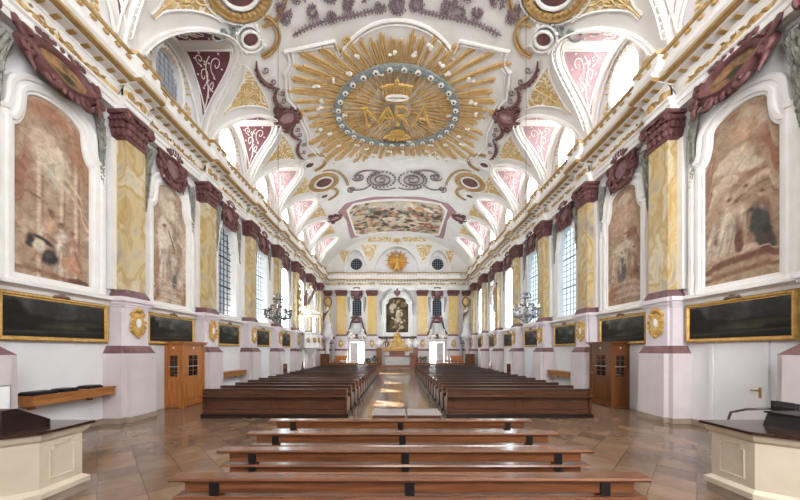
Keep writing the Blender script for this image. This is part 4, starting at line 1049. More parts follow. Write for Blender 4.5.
# ---- ceiling painting
PA, PB, PY0, PY1 = 3.35, 3.5, 20.0, 25.3
oct_ = [(-PA+.0, PY0+.6), (-PA+.5, PY0), (PA-.5, PY0), (PA, PY0+.6), (PA+.05, PY1-.5), (PA-.35, PY1), (-PA+.35, PY1), (-PA-.05, PY1-.5)]
t = thing('ceiling_painting', 'colourful ceiling painting of crowded figures in a white frame with plum border', 'painting', (0, 22.7, 11.4))
def cv(x, y, off): p = VP(x, y, off); return (p[0], p[1]-22.7, p[2]-11.4)
pic = Picture(150, 120, '#cdbca6', 77); pic.cloud('#a6a39c', 22, .5, .75, .8); pic.cloud('#e0d4bf', 26, .55, .8, .8)
rn = random.Random(4)
for cu, cv_, n, sp in ((.3, .6, 110, .13), (.75, .62, 110, .13), (.5, .12, 90, .22), (.14, .25, 60, .09), (.87, .25, 60, .09), (.14, .8, 40, .1), (.85, .85, 40, .1)):
    for i in range(n):
        pic.ell(cu+rn.gauss(0, sp), cv_+rn.gauss(0, sp*.8), rn.uniform(.02, .06), rn.uniform(.02, .06), rn.choice(['#8e4d40', '#5a4a42', '#b9a58c', '#8b7f72', '#d8c7ae', '#a8503c', '#6d5f5b', '#c98a52', '#7e8478', '#b5634f', '#e5d8c4', '#50433c', '#c7a98c', '#857162', '#d9b184', '#9b5a52']), rn.uniform(-1, 1), .35, .9)
def pu(u, v):
    y = PY0+.02+(PY1-PY0-.04)*(1-v)     # far edge at the bottom of the picture
    d0, d1 = y-PY0, PY1-y; h = PA+.03
    if d0 < .6: h = PA-.5+.5*d0/.6
    if d1 < .5: h = min(h, PA-.35+.38*d1/.5)
    return cv(-h+2*h*u, y, .03)
pic.mesh('canvas', pu, 'fresco', t)
def dense(poly, n=8):
    o = []
    for i in range(len(poly)):
        a, b = poly[i], poly[(i+1) % len(poly)]
        for j in range(n): o.append((a[0]+(b[0]-a[0])*j/n, a[1]+(b[1]-a[1])*j/n))
    return o
D = dense(oct_)
G().loops([[cv(x, y, o) for x, y in offset(D, d)] for d, o in ((-.02, .02), (-.01, .1), (.08, .12), (.13, .06), (.14, .0))]).build('white_frame', 'white', t)
bo = dense([(-3.95, 21.1), (-4.15, 20.4), (-3.4, 19.55), (-1.5, 19.35), (0, 19.5), (1.5, 19.35), (3.4, 19.55), (4.15, 20.4), (3.95, 21.1), (3.85, 21.3), (3.75, 22.0), (3.85, 23.2), (3.95, 24.5), (3.95, 25.5), (2.5, 25.62), (0, 25.66), (-2.5, 25.62), (-3.95, 25.5), (-3.95, 24.5), (-3.85, 23.2), (-3.75, 22.0), (-3.85, 21.3)], 4)
inn = []
for x, y in bo:   # nearest inner point on the frame
    q = min(offset(D, .12), key=lambda p: (p[0]-x)**2+(p[1]-y)**2); inn.append(q)
G().loops([[cv(x, y, .0) for x, y in bo], [cv(x, y, .03) for x, y in offset(bo, -.02)], [cv(x, y, .03) for x, y in inn]]).build('plum_border', 'plumlight', t)
G().tube([cv(x, y, .03) for x, y in bo], .05, 5, True).build('outer_moulding', 'white', t)
# ---- end cove: arch ribs, gilt panels, glory
for (xc, a, h), nm in zip(ENDL, ('centre', 'left', 'right')):
    g = G(); pts = []
    for i in range(37):
        tt = PI*i/36; z = ZS+h*math.sin(tt); y = YC+CL*math.sqrt(max(0, 1-((z-ZS)/RISE)**2)); pts.append((xc-a*math.cos(tt), y, z))
    g.tube([(x, y, z-.02) for x, y, z in pts], .09, 6); g.tube([(xc-(a-.12)*math.cos(PI*i/36), END-.05, ZS+(h-.12)*math.sin(PI*i/36)) for i in range(37)], .06, 6)
    o = g.build('arch_rib', 'white'); tag(o, f"white stucco rib of the {nm} arch above the altar wall", 'moulding', 'arch ribs over the altar wall')
def cove_panel(label, x0, x1, z0, z1, inv=True):
    def f(u, v, o):
        z = z0+(z1-z0)*v; k = v if inv else 1; xm = (x0+x1)/2; x = xm+(x0+(x1-x0)*u-xm)*(.12+.88*k); y = YC+CL*math.sqrt(max(0, 1-((z-ZS)/RISE)**2)); return (x, y-o, z-o*.6)
    return tag(G().plate(f, 8, 8, .03)  .build('cove_ornament', 'ochre'), label, 'stucco', 'ochre panels of the end cove')
cove_panel('ochre panel in the end cove left of the central arch', -3.25, -1.7, 9.9, 11.15)
cove_panel('ochre panel in the end cove right of the central arch', 1.7, 3.25, 9.9, 11.15)
cove_panel('ochre panel in the far left corner of the end cove', -5.35, -4.2, 9.6, 10.75)
cove_panel('ochre panel in the far right corner of the end cove', 4.2, 5.35, 9.6, 10.75)
cove_panel('wide ochre band in the end cove left of the gilt star', -2.6, -.5, 11.36, 11.62, False)
cove_panel('wide ochre band in the end cove right of the gilt star', .5, 2.6, 11.36, 11.62, False)
g = G(); zc = 11.42; yc_ = YC+CL*math.sqrt(1-((zc-ZS)/RISE)**2)
for i in range(12):
    a = 2*PI*i/12; l = .5 if i % 2 else .34; g.tube([(0, yc_-.08, zc), (l*math.cos(a), yc_-.08-.25*math.sin(a)*l*2, zc+l*.5*math.sin(a))], [.06, .02], 5)
tag(g.build('gilt_star', 'gold'), 'small gilt star above the central arch of the end wall', 'star')
t = thing('gilt_glory', 'orange-gold glory of rays with a small angel in the central end arch', 'glory', (0, END-.05, 9.85))
for i in range(28):
    a = 2*PI*(i+.5)/28; l = (1.18 if i % 2 else .95); l = min(l, 1.0) if math.sin(a) < -.5 else l
    g = G().tube([(.2*math.cos(a), -.06, .2*math.sin(a)), (l*.6*math.cos(a), -.09, l*.6*math.sin(a)), (l*math.cos(a), -.04, l*math.sin(a))], [.07, .085, .02], 5); g.build('ray', 'orange', t)
G().blob((0, -.1, .05), (.33, .1, .33), 14, 8).build('sun_disc', 'orange', t)
an = skin_body('angel', [((0, -.25, -.45), .16), ((0, -.26, -.15), .15), ((0, -.27, .1), .15), ((0, -.29, .28), .07), ((0, -.31, .4), .1), ((-.28, -.3, .12), .06), ((-.42, -.34, .3), .05), ((.28, -.3, .12), .06), ((.42, -.34, .3), .05), ((-.16, -.24, -.75), .1), ((-.28, -.22, -1.0), .06), ((.16, -.26, -.75), .1), ((.24, -.22, -1.02), .06)],
               [(0, 1), (1, 2), (2, 3), (3, 4), (2, 5), (5, 6), (2, 7), (7, 8), (0, 9), (9, 10), (0, 11), (11, 12)], 'gold', t)
G().blob((0, -.16, .55), (.16, .1, .12), 8, 5).build('grey_cloud', 'greymarble', t)
# ================================================================ FURNITURE
# ---- pews: back towards the camera, built round the middle of their length
PL = 3.56
def make_pew(label, side):
    t = thing('pew', label, 'pew')
    h = PL/2
    G().box(-h, h, .0, .03, .1, .69).build('backrest', 'wood', t, smooth=False)
    g = G()
    for i in range(2): a = -h+.06+i*(PL-.08)/2; g.loops([[(x, -.012*(d > .01), z) for x, z in offset([(a+.06, .2), (a+PL/2-.12, .2), (a+PL/2-.12, .6), (a+.06, .6)], -d)] for d in (0, .012, .03)])
    g.box(-h, h, -.014, 0, .62, .69).box(-h, h, -.014, 0, .1, .17)
    g.build('back_panel', 'wood', t, smooth=False)
    g = G().box(-h-.03, h+.03, -.03, .09, .69, .715); g.build('top_rail', 'wooddark', t, smooth=False)
    G().box(-h, h, .06, .42, .42, .455).build('seat', 'wood', t, smooth=False)
    G().box(-h-.06, h+.06, -.07, .5, .0, .1).build('plinth', 'wooddark', t, smooth=False)
    G().box(-h, h, -.2, -.03, .54, .56).build('book_ledge', 'wood', t, smooth=False)
    for q in (-1, 1):
        pts = [(-.05, .1), (.46, .1), (.46, .44), (.4, .48), (.16, .5), (.1, .6), (.1, .72), (-.05, .72)]
        G().prism(pts, q*h-.025 if q > 0 else q*h-.025, q*h+.025, 'x').build('pew_end', 'wood', t, smooth=False)
    return t
pw = None; NP = 17
for side, sg in SIDES:
    for i in range(NP):
        lab = f"{ORD[i+1]} long brown wooden pew from the camera in the {side} block"
        loc = (sg*3.06, 7.55+.76*i, 0)
        if pw is None: pw = make_pew(lab, side); pw['group'] = 'pews of the nave'; pw.location = loc
        else: copy_tree(pw, lab, loc)
# ---- four plain benches in front of the camera
def make_bench(label):
    t = thing('bench', label, 'bench', group='plain benches before the camera')
    h = 2.27
    g = G().add([], []); g.prism([(-.16, .475), (-.15, .455), (-.0, .455), (.01, .475), (.0, .49), (-.145, .49)], -h, h, 'x').build('seat', 'bench', t, angle=.5)
    G().box(-h+.14, h-.14, -.125, -.095, .345, .455).build('apron', 'bench', t, smooth=False)
    G().prism([(-.175, .3), (.0, .3), (.0, .322), (-.165, .322)], -h+.05, h-.05, 'x').build('lower_shelf', 'bench', t, smooth=False)
    G().box(-h+.14, h-.14, -.12, -.095, .13, .3).build('lower_board', 'bench', t, smooth=False)
    for x in (-h+.42, 0, h-.42):
        G().box(x-.045, x+.045, -.14, -.126, .0, .455).box(x-.045, x+.045, -.14, .1, 0, .02).box(x-.03, x+.03, -.03, -.005, 0, .455).build('leg', 'black', t, smooth=False)
    return t
bn = None
for i, (y, dx, lab) in enumerate(((2.81, .12, 'plain red-brown bench nearest the camera'), (3.6, .1, 'second plain red-brown bench from the camera'),
                                  (4.34, .08, 'third plain red-brown bench from the camera'), (5.14, .06, 'fourth plain red-brown bench, the one farthest from the camera'))):
    if bn is None: bn = make_bench(lab); bn.location = (dx, y+.16, 0)
    else: copy_tree(bn, lab, (dx, y+.16, 0))
# ---- pair of checked kneelers in the aisle
kn = None
for x, lab in ((-.19, 'low kneeling stool with a grey checked cover, left one of the pair in the aisle'), (.62, 'low kneeling stool with a grey checked cover, right one of the pair in the aisle')):
    if kn is None:
        kn = thing('kneeling_stool', lab, 'stool', (x, 7.08, 0), 0, 'checked kneeling stools')
        g = G().box(-.37, .37, -.28, .28, .05, .22)
        for a in (-.33, .33):
            for b in (-.26, .26): g.box(a-.03, a+.03, b-.03, b+.03, 0, .05)
        g.build('base', 'wood', kn, smooth=False)
        G().prism([(-.385, .22), (.385, .22), (.39, .24), (.37, .26), (-.37, .26), (-.39, .24)], -.3, .3, 'y').build('checked_cushion', 'check', kn, smooth=False)
    else: copy_tree(kn, lab, (x, 7.08, 0))
# ---- wooden porches with double doors in bay 2
def make_porch(label, sg, mat):
    """box porch: one leaf towards the nave, one towards the camera; X along the wall, Y out of it"""
    t = thing('door_porch', label, 'porch')
    dep = .55; xa, xb = -.5, .5; H = 1.86; near = 1 if sg < 0 else -1
    g = G()
    for x in (xa, xb-.07): G().box(x, x+.07, dep-.07, dep, 0, H).build('post', mat, t, smooth=False); G().box(x, x+.07, .02, .08, 0, H).build('post', mat, t, smooth=False)
    G().box(xa-.03, xb+.03, .02, dep+.03, H, H+.05).box(xa-.07, xb+.07, .02, dep+.07, H+.05, H+.09).build('porch_roof', mat, t, smooth=False)
    def leaf(P, w, nb):
        """P(a, out, z): a runs over the width w of the leaf"""
        def bx(g, a0, a1, o0, o1, z0, z1):
            c = [P(a, o, z) for z in (z0, z1) for a, o in ((a0, o0), (a1, o0), (a1, o1), (a0, o1))]
            return g.add(c, [(3,2,1,0),(4,5,6,7),(0,1,5,4),(1,2,6,5),(2,3,7,6),(3,0,4,7)])
        e = .085; g = G()
        for q in ((0, e, .02, H), (w-e, w, .02, H), (e, w-e, .02, .16), (e, w-e, .78, .92), (e, w-e, 1.54, H)): bx(g, q[0], q[1], -.04, .0, q[2], q[3])
        bx(g, e, w-e, -.03, -.018, .16, .78); bx(g, e+.05, w-e-.05, -.02, -.008, .22, .72)
        if nb > 1: bx(g, e, e+.14, -.035, -.008, .92, 1.54); bx(g, w-e-.14, w-e, -.035, -.008, .92, 1.54)
        d = g.build('door_leaf', mat, t, smooth=False)
        m0, m1 = (e, w-e) if nb == 1 else (e+.14, w-e-.14)
        bx(G(), m0, m1, -.03, -.025, .92, 1.54).build('pane', 'darkglass', d, smooth=False)
        g = G(); bx(g, (m0+m1)/2-.014, (m0+m1)/2+.014, -.025, -.01, .92, 1.54)
        for z in (1.08, 1.4): bx(g, m0, m1, -.025, -.01, z-.008, z+.008)
        g.build('glazing_bar', 'oakdark', d, smooth=False)
        bx(G(), m0-.04, m1+.04, -.0, .012, 1.2, 1.225).build('push_bar', 'steel', d, smooth=False)
        G().blob(P(w/2, .0, H-.1), .028, 8, 6).build('porch_light', 'candle', d)
        G().tube([P(w-.05, .0, .98), P(w-.05, .045, .98), P(w-.14, .045, .98)], .01, 6).build('handle', 'steel', d)
    leaf(lambda a, o, z: (xa+.07+a, dep-.02+o, z), xb-xa-.14, 2)
    for s_ in (near, -near):
        x0 = xb if s_ > 0 else xa
        if s_ == near: leaf(lambda a, o, z: (x0+s_*(o-.01), .08+a, z), dep-.15, 1)
        else: G().box(min(x0, x0-s_*.03), max(x0, x0-s_*.03), .08, dep-.07, .02, H).build('side_panel', mat, t, smooth=False)
    return t
for side, sg in SIDES:
    loc, rz = wall_place(sg, BY(2)+.31)
    p = make_porch(f"{'orange oak' if sg < 0 else 'dark brown oak'} door porch with glazed double doors on the {side} wall", sg, 'oak' if sg < 0 else 'oakdark'); p.location = loc; p.rotation_euler = (0, 0, rz)
# ---- white service door on the right wall
d = bpy.data.objects.new('door_3', None); COL.objects.link(d); d.location = (W, 5.98, 0); d.rotation_euler = (0, 0, PI/2); structure(d); d['label'] = 'plain white door in the right wall under the landscape painting'
G().box(-.52, -.44, 0, .04, 0, 1.98).box(.44, .52, 0, .04, 0, 1.98).box(-.52, .52, 0, .04, 1.9, 1.98).build('door_frame', 'wall', d, smooth=False)
lf = G().box(-.43, .43, 0, .02, .02, 1.89).build('door_leaf', 'wall', d, smooth=False)
G().box(-.4, -.36, .02, .028, .8, 1.0).tube([(-.38, .025, .94), (-.38, .07, .94), (-.26, .07, .94)], .011, 6).build('door_handle', 'golddark', lf)
# ---- oak wall shelves
def wall_shelf(label, sg, y0, y1, z0, z1, books):
    loc, rz = wall_place(sg, (y0+y1)/2); h = (y1-y0)/2
    t = thing('wall_shelf', label, 'shelf', loc, rz)
    G().box(-h, h, .06, .36, z0, z1-.03).box(-h-.01, h+.01, .02, .38, z1-.03, z1).build('beam', 'oakbeam', t, smooth=False)
    for x in (-h+.25, h-.25): G().box(x-.05, x+.05, .02, .06, z0-.1, z1-.03).build('bracket', 'oakbeam', t, smooth=False)
    return t
wall_shelf('long oak wall shelf with black trays, left wall below the biggest landscape', -1, 5.3, 6.85, .7, .88, 3)
for i, (x, lab) in enumerate(((5.52, 'black tray at the near end of the long oak wall shelf'), (5.95, 'black tray at the middle of the long oak wall shelf'), (6.45, 'black tray at the far end of the long oak wall shelf'))):
    h = .2 if i == 0 else .14
    tag(G().box(-W+.06, -W+.34, x-h, x+h, .881, .93).box(-W+.08, -W+.32, x-h+.02, x+h-.02, .93, .945).build('tray', 'black', smooth=False), lab, 'tray', 'black trays on the oak shelf')
wall_shelf('short oak wall shelf between the second and third pilasters, left wall', -1, BY(3)-.75, BY(3)+.85, .66, .86, 0)
wall_shelf('short oak wall shelf between the second and third pilasters, right wall', 1, BY(3)-.75, BY(3)+.85, .66, .86, 0)
# ---- small brown seats against the walls beyond the pews
def side_chair(label, x, y, rz):
    t = thing('side_chair', label, 'chair', (x, y, 0), rz, 'brown chairs along the side walls')
    G().box(-.22, .22, -.2, .22, .42, .46).build('seat', 'bench', t, smooth=False)
    G().box(-.22, .22, .18, .22, .5, 1.0).build('backrest', 'bench', t, smooth=False)
    for a in (-.19, .19):
        for b in (-.17, .19): G().box(a-.02, a+.02, b-.02, b+.02, 0, .5 if b > 0 else .42).build('leg', 'bench', t, smooth=False)
for side, sg in SIDES:
    for k in (4, 5): side_chair(f"brown wooden chair by the wall of bay {ORD[k]}, {side} side", sg*5.5, BY(k)+.3, -sg*PI/2)
# ---- cream counters at both picture edges
def make_counter(label, sg):
    t = thing('side_counter', label, 'counter')
    fp_ = [(3.84, 3.66), (3.84, 3.22), (4.12, 2.98), (5.1, 2.98), (5.1, 3.66)]
    P = lambda d: [(sg*x, y) for x, y in offset(fp_, d)]
    G().prism(P(.03), 0, .1).build('plinth', 'skirt', t, smooth=False)
    g = G().loops([[(x, y, z) for x, y in P(d)] for d, z in ((.05, .1), (.05, .16), (.0, .2), (.0, .7), (.03, .73), (.05, .78), (.05, .8))], cap=True).build('body', 'counter', t, smooth=False)
    g = G(); X = sg*3.84
    fr = [(3.31, .27), (3.57, .27), (3.57, .6), (3.53, .6), (3.53, .65), (3.35, .65), (3.35, .6), (3.31, .6)]
    L = []
    for dd, h in ((.0, .0), (-.005, .012), (-.012, .012), (-.017, .0)): L.append([(X-sg*h, y, z) for y, z in offset(fr, dd)])
    g.loops(L).build('panel_moulding', 'counter', t, smooth=False)
    G().prism(P(.08), .8, .83).build('countertop', 'countertop', t, smooth=False)
    return t
make_counter('cream panelled counter with dark top at the lower left picture corner', -1)
make_counter('cream panelled counter with dark top at the lower right picture corner', 1)
t = thing('book_desk', 'dark sloping book desk on the left cream counter', 'desk', (-4.42, 3.3, .83))
G().prism([(-.2, 0), (.2, 0), (.2, .08), (-.08, .24), (-.2, .24)], -.48, .34, 'x').build('sloping_top', 'wooddark', t, smooth=False)
G().box(-.48, .36, .2, .215, 0, .07).build('lip', 'black', t, smooth=False)
t = thing('storage_box', 'black box on the right cream counter at the picture edge', 'box', (4.62, 3.25, .83))
G().frust((-.34, .34, -.2, .26), 0, (-.31, .31, -.18, .24), .14).build('body', 'black', t, smooth=False)
G().box(-.33, .33, -.2, .26, .14, .16).build('lid', 'black', t, smooth=False)
t = thing('bentwood_chair', 'black chair with curved bentwood arms behind the right cream counter', 'chair', (5.28, 4.25, 0), math.radians(-100))
G().prism(arc(0, 0, .24, .24, 0, 2*PI, 20)[:-1], .43, .48).build('seat', 'black', t, smooth=False)
for a, b in ((-.18, -.18), (.18, -.18), (-.18, .2), (.18, .2)): G().tube([(a, b, .43), (a*1.15, b*1.15, 0)], [.018, .015], 6).build('leg', 'wooddark', t)
for q in (-1, 1): G().tube([(q*.2, -.26, .46), (q*.27, -.3, .6), (q*.29, -.24, .75), (q*.29, -.05, .8), (q*.27, .15, .82), (q*.2, .24, .84)], .017, 7).build('armrest', 'wooddark', t)
g = G().grid(lambda u, v: (.22*math.sin((u-.5)*2.2), .14+.12*math.cos((u-.5)*2.2), .58+.38*v), 8, 4)
bk = g.build('backrest', 'black', t); so = bk.modifiers.new('th', 'SOLIDIFY'); so.thickness = .04
# notice on the near left pedestal
t = thing('notice', 'white notice with a blue blot against the pale pedestal at the left picture edge', 'notice', (-6.22, 4.53, .7), -PI/2+.0)
G().box(-.28, .28, .0, .012, 0, .42).build('sheet', 'paper', t, smooth=False)
G().box(-.3, .3, -.02, .0, -.02, .44).box(-.02, .02, -.02, .0, -.7, 0).box(-.2, .2, -.1, .1, -.7, -.68).build('stand', 'steel', t, smooth=False)
# ---- chandeliers
def make_chandelier(label):
    t = thing('chandelier', label, 'chandelier', group='crystal chandeliers over the pews')
    G().lathe([(.012, .42), (.03, .4), (.02, .3), (.05, .22), (.06, .14), (.025, .05), (.05, -.05), (.09, -.14), (.06, -.22), (.03, -.3), (.045, -.35), (.01, -.4)], 12).build('stem', 'crystal', t)
    G().tube([(0, 0, .4), (0, 0, 8.6)], .006, 5).build('cable', 'iron', t)
    for i in range(10):
        a = 2*PI*i/10; c, s = math.cos(a), math.sin(a)
        p = bez((.05, -.12), (.2, -.32), (.34, -.28), (.33, -.05), 10); ar = G().tube([(r*c, r*s, z) for r, z in p], .014, 5)
        ar.lathe([(.012, -.05), (.045, -.03), (.05, -.02), (.02, -.01)], 8, (.33*c, .33*s, 0)); o = ar.build('arm', 'crystal', t)
        G().lathe([(.014, -.02), (.014, .07), (.004, .1)], 8, (.33*c, .33*s, 0)).build('candle', 'candle', o)
        g = G()
        for j in range(8):
            f = j/7; r = .33*(1-f)+.07*f; z = -.04*(1-f)+.3*f-.13*math.sin(PI*f); g.blob((r*c, r*s, z), .02, 5, 3)
        for j in range(4): g.blob((.33*c, .33*s, -.08-.045*j), (.014, .014, .022), 5, 3)
        g.build('crystal_strand', 'crystal', t)
        b = a+PI/10; c, s = math.cos(b), math.sin(b); g = G()
        g.tube([(r*c, r*s, z) for r, z in bez((.05, .05), (.25, .2), (.26, -.02), (.2, .06), 8)], .012, 5)
        for j in range(9): f = j/8; g.blob((.34*math.cos(a+PI/5*f), .34*math.sin(a+PI/5*f), -.05-.1*math.sin(PI*f)), .018, 5, 3)
        for j in range(5): f = j/4; g.blob(((.22-.17*f)*c, (.22-.17*f)*s, -.22-.17*f), .022, 5, 3)
        g.build('crystal_garland', 'crystal', t)
    g = G()
    for i in range(8):
        a = 2*PI*i/8; g.tube([(r*math.cos(a), r*math.sin(a), z) for r, z in bez((.03, .26), (.16, .26), (.13, .36), (.06, .42), 8)], .012, 5).blob((.13*math.cos(a), .13*math.sin(a), .27), .022, 5, 3)
    g.build('crown', 'crystal', t); return t
ch = make_chandelier('crystal chandelier hanging on a thin cable over the left pews'); ch.location = (-3.17, 8.0, 2.78)
copy_tree(ch, 'crystal chandelier hanging on a thin cable over the right pews', (3.44, 8.0, 2.82))
# ================================================================ FIGURES
def standing(name, label, loc, h, mat, rz=0, seed=1, group=None, cat='statue', pose=0):
    """robed standing figure facing local -Y"""
    t = thing(name, label, cat, loc, rz, group); k = h/1.8; rr = random.Random(seed); tw = rr.uniform(-.05, .05)
    J = [((0, 0, .95), .19), ((tw, 0, 1.2), .17), ((tw, 0, 1.38), .17), ((tw, -.01, 1.52), .06), ((tw+.02, -.03, 1.66), .1), ((tw+.02, -.03, 1.76), .07),
         ((-.2+tw, 0, 1.4), .075), ((-.3, -.05, 1.15), .06), ((-.22, -.26, 1.12 if pose == 0 else 1.4), .045),
         ((.2+tw, 0, 1.4), .075), ((.31, -.03, 1.18), .06), ((.34 if pose else .15, -.24, 1.28 if pose else 1.05), .045),
         ((-.06, 0, .6), .21), ((.02, .02, .3), .23), ((.02, .02, .03), .26)]
    J = [(tuple(c*k for c in p), r*k) for p, r in J]
    skin_body('body', J, [(0, 1), (1, 2), (2, 3), (3, 4), (4, 5), (2, 6), (6, 7), (7, 8), (2, 9), (9, 10), (10, 11), (0, 12), (12, 13), (13, 14)], mat, t)
    g = G()
    for i in range(9):
        a = PI+PI*i/8; g.tube([(.14*math.cos(a)*k, .14*math.sin(a)*k, 1.1*k), (.24*math.cos(a+.2)*k, .22*math.sin(a+.2)*k, .55*k), (.3*math.cos(a)*k, .28*math.sin(a)*k, .02*k)], [.02*k, .04*k, .05*k], 5)
    g.build('robe_fold', mat, t)
    G().tube([tuple(c*k for c in p) for p in ((.2, -.1, 1.42), (.05, -.24, 1.2), (-.15, -.28, .95), (-.3, -.2, .7), (-.32, -.1, .35))], [.05*k, .08*k, .1*k, .1*k, .05*k], 7).tube([tuple(c*k for c in p) for p in ((-.2, .1, 1.4), (-.3, .16, .9), (-.28, .2, .3))], [.08*k, .12*k, .14*k], 7).build('mantle', 'statuedark', t)
    G().blob((tw*k, .01*k, 1.76*k), (.11*k, .12*k, .09*k), 8, 5).build('hair', 'statuedark', t); return t
SF = .28   # sanctuary floor
g = G().box(-W+.05, W-.05, 22.9, END-.01, 0, SF-.14).box(-W+.05, W-.05, 23.3, END-.01, SF-.14, SF); structure(g.build('floor_sanctuary', 'floor', smooth=False))
# corner statues on consoles
for sg, nm in ((-1, 'left'), (1, 'right')):
    x = sg*6.2
    t = thing('statue_console', f"white stucco console under the statue in the {nm} corner of the sanctuary", 'console', (x, 26.55, 0))
    G().lathe([(.22, SF), (.22, .6), (.18, .7), (.18, 2.3), (.26, 2.45), (.26, 2.55)], 12).build('pillar', 'pink', t, angle=.5)
    g = G().lathe([(.34, 2.55), (.52, 2.75), (.58, 3.0), (.48, 3.3), (.34, 3.7), (.38, 3.92), (.4, 4.02)], 16)
    for q in (-1, 1): g.tube([(q*a, -.35, b) for a, b in spiral(.36, 3.0, .18, .03, 0, 1.4*q, 14)], .06, 6)
    g.build('bracket', 'grey', t)  # white bracket coloured grey in place of its shading
    standing('saint_statue', f"white saint statue standing in the {nm} corner beside the altar wall", (x, 26.55, 4.02), 1.55, 'statue', sg*-.3, 3+sg, 'white saint statues')
    t = thing('corner_medallion', f"oval amber stone medallion above the statue in the {nm} sanctuary corner", 'medallion', (x+sg*.1, 27.45, 6.1))
    G().blob((0, -.04, 0), (.26, .1, .38), 14, 8).build('field', 'marblefar', t); G().tube([(.32*math.cos(2*PI*i/24), -.06, .44*math.sin(2*PI*i/24)) for i in range(24)], .05, 6, True).build('rim', 'statuedark', t)
    t = thing('processional_cross', f"dark standing cross below the statue in the {nm} sanctuary corner", 'cross', (x+sg*-.35, 26.6, SF))
    G().lathe([(.18, 0), (.18, .05), (.03, .1), (.025, 1.55), (.05, 1.6), (.02, 1.65)], 8).build('staff', 'wooddark', t)
    G().box(-.03, .03, -.02, .02, 1.65, 2.3).box(-.22, .22, -.02, .02, 2.0, 2.07).build('crossbar', 'wooddark', t, smooth=False)
# over-door cartouches, window cartouches on the altar wall
def overdoor(label, x):
    t = thing('overdoor_ornament', label, 'ornament', (x, END, 0), PI, 'ornaments over the sanctuary doors')
    g = G()
    for q in (-1, 1):
        g.tube([(q*a, .16, b) for a, b in bez((.1, 4.62), (.55, 4.5), (.5, 4.1), (.62, 3.75), 12)], .085, 6)
        g.tube([(q*a, .14, b) for a, b in bez((.62, 3.75), (.7, 3.5), (.78, 3.3), (.92, 3.15), 10)], .075, 6)
        sp = spiral(q*.3, 4.6, .2, .04, 0, 1.3*q, 12); g.tube([(a, .16, b) for a, b in sp], .06, 6)
    g.blob((0, .18, 4.72), (.26, .14, .2), 8, 5).blob((0, .15, 4.3), (.5, .1, .12), 10, 5).blob((0, .14, 3.08), (.13, .09, .12), 7, 5)
    g.build('plum_scroll', 'plum', t)
    G().grid(lambda u, v: ((u-.5)*(.62+.1*v), .08+.08*math.sin(PI*u), 3.2+.95*v), 8, 8).build('inscription_shield', 'paperstone' if 'paperstone' in M else 'grey', t)
    g = G()
    for q in (-1, 1):
        for a, b, r in ((.55, 3.2, .2), (.75, 2.95, .17), (.48, 2.9, .2), (.25, 2.95, .17)): g.blob((q*a, .12, b), (r, .1, r), 9, 6)
        g.blob((q*.62, .2, 3.48), (.11, .1, .13), 8, 6)
    g.box(-.85, .85, .0, .14, 2.58, 2.72); g.build('white_clouds', 'statue', t); return t
overdoor('plum scroll pediment with white clouds over the door left of the high altar', -3.72)
overdoor('plum scroll pediment with white clouds over the door right of the high altar', 3.72)
for x, nm in ((-3.72, 'left'), (3.72, 'right')):
    c = copy_tree(small, f"plum rococo crest over the dark window {nm} of the high altarpiece", (x, END-.02, 6.95), PI)
    for q in (-1, 1):
        g = G().tube([(x+q*a, END-.08, b) for a, b in bez((.7, 6.6), (.85, 6.3), (.62, 5.7), (.66, 5.2), 10)], [.1, .12, .12, .11, .1, .09, .09, .08, .07, .06, .04], 6)
        tag(g.build('stucco_drop', 'greydark'), f"grey stucco drop on the {'outer' if q*x > 0 else 'inner'} side of the dark window {nm} of the altarpiece", 'ornament')
# ---- high altarpiece
AO = arch_outline(1.05, 3.3, 5.95, .8, 6.3, 6.6)
t = thing('high_altarpiece', 'dark altar painting in a white moulded frame over the high altar', 'altarpiece', (.02, END, 0), PI)
p = Picture(60, 100, '#57452f', 50); p.cloud('#2f261c', 16, .4, .65, .9); rn = random.Random(8)
for i in range(46): p.ell(rn.gauss(.5, .2), rn.uniform(.05, .9), rn.uniform(.03, .1), rn.uniform(.02, .07), rn.choice(['#b5a78d', '#8d7f66', '#d3c7ae', '#6f6046', '#9c8560', '#4a3b2a', '#c2a46a']), rn.uniform(-1, 1))
p.figure(.55, .3, .45, '#cfc3aa', '#d8c2a4'); p.ell(.3, .75, .18, .1, '#bdb29b'); p.ell(.75, .8, .12, .1, '#77664a')
atop = lambda x: 6.3+.3*math.sqrt(max(0, 1-(x/.8)**2)) if abs(x) < .8 else 5.95+.35*(1.05-abs(x))/.25
p.mesh('canvas', lambda u, v: (1.04-2.08*u, .03, 3.32+(atop(1.04-2.08*u)-3.32)*v), 'oil', t)
g = G(); moulding(g, AO, [(-.03, 0), (-.02, .1), (.08, .14), (.16, .09), (.26, .15), (.34, .12), (.36, 0)]); g.build('frame', 'white', t, angle=.5)
g = G()
for q in (-1, 1):
    g.tube([(q*a, .14, b) for a, b in bez((.3, 7.3), (.9, 7.35), (1.2, 6.9), (1.45, 6.3), 12)], [.06, .09, .11, .12, .12, .13, .14, .14, .13, .12, .11, .09, .06], 6)
    g.tube([(q*a, .12, b) for a, b in bez((1.45, 6.3), (1.55, 5.8), (1.4, 5.4), (1.48, 4.9), 10)], [.1, .12, .12, .11, .1, .09, .08, .07, .06, .05, .03], 6)
g.build('grey_scroll', 'greydark', t)
G().blob((.12, .16, 7.0), (.2, .12, .22), 9, 6).blob((-.12, .16, 7.0), (.2, .12, .22), 9, 6).frust((-.28, .28, .06, .24), 6.92, (-.02, .02, .1, .2), 6.6).blob((0, .2, 7.28), (.09, .08, .12), 7, 5).build('heart_crest', 'plumband', t)
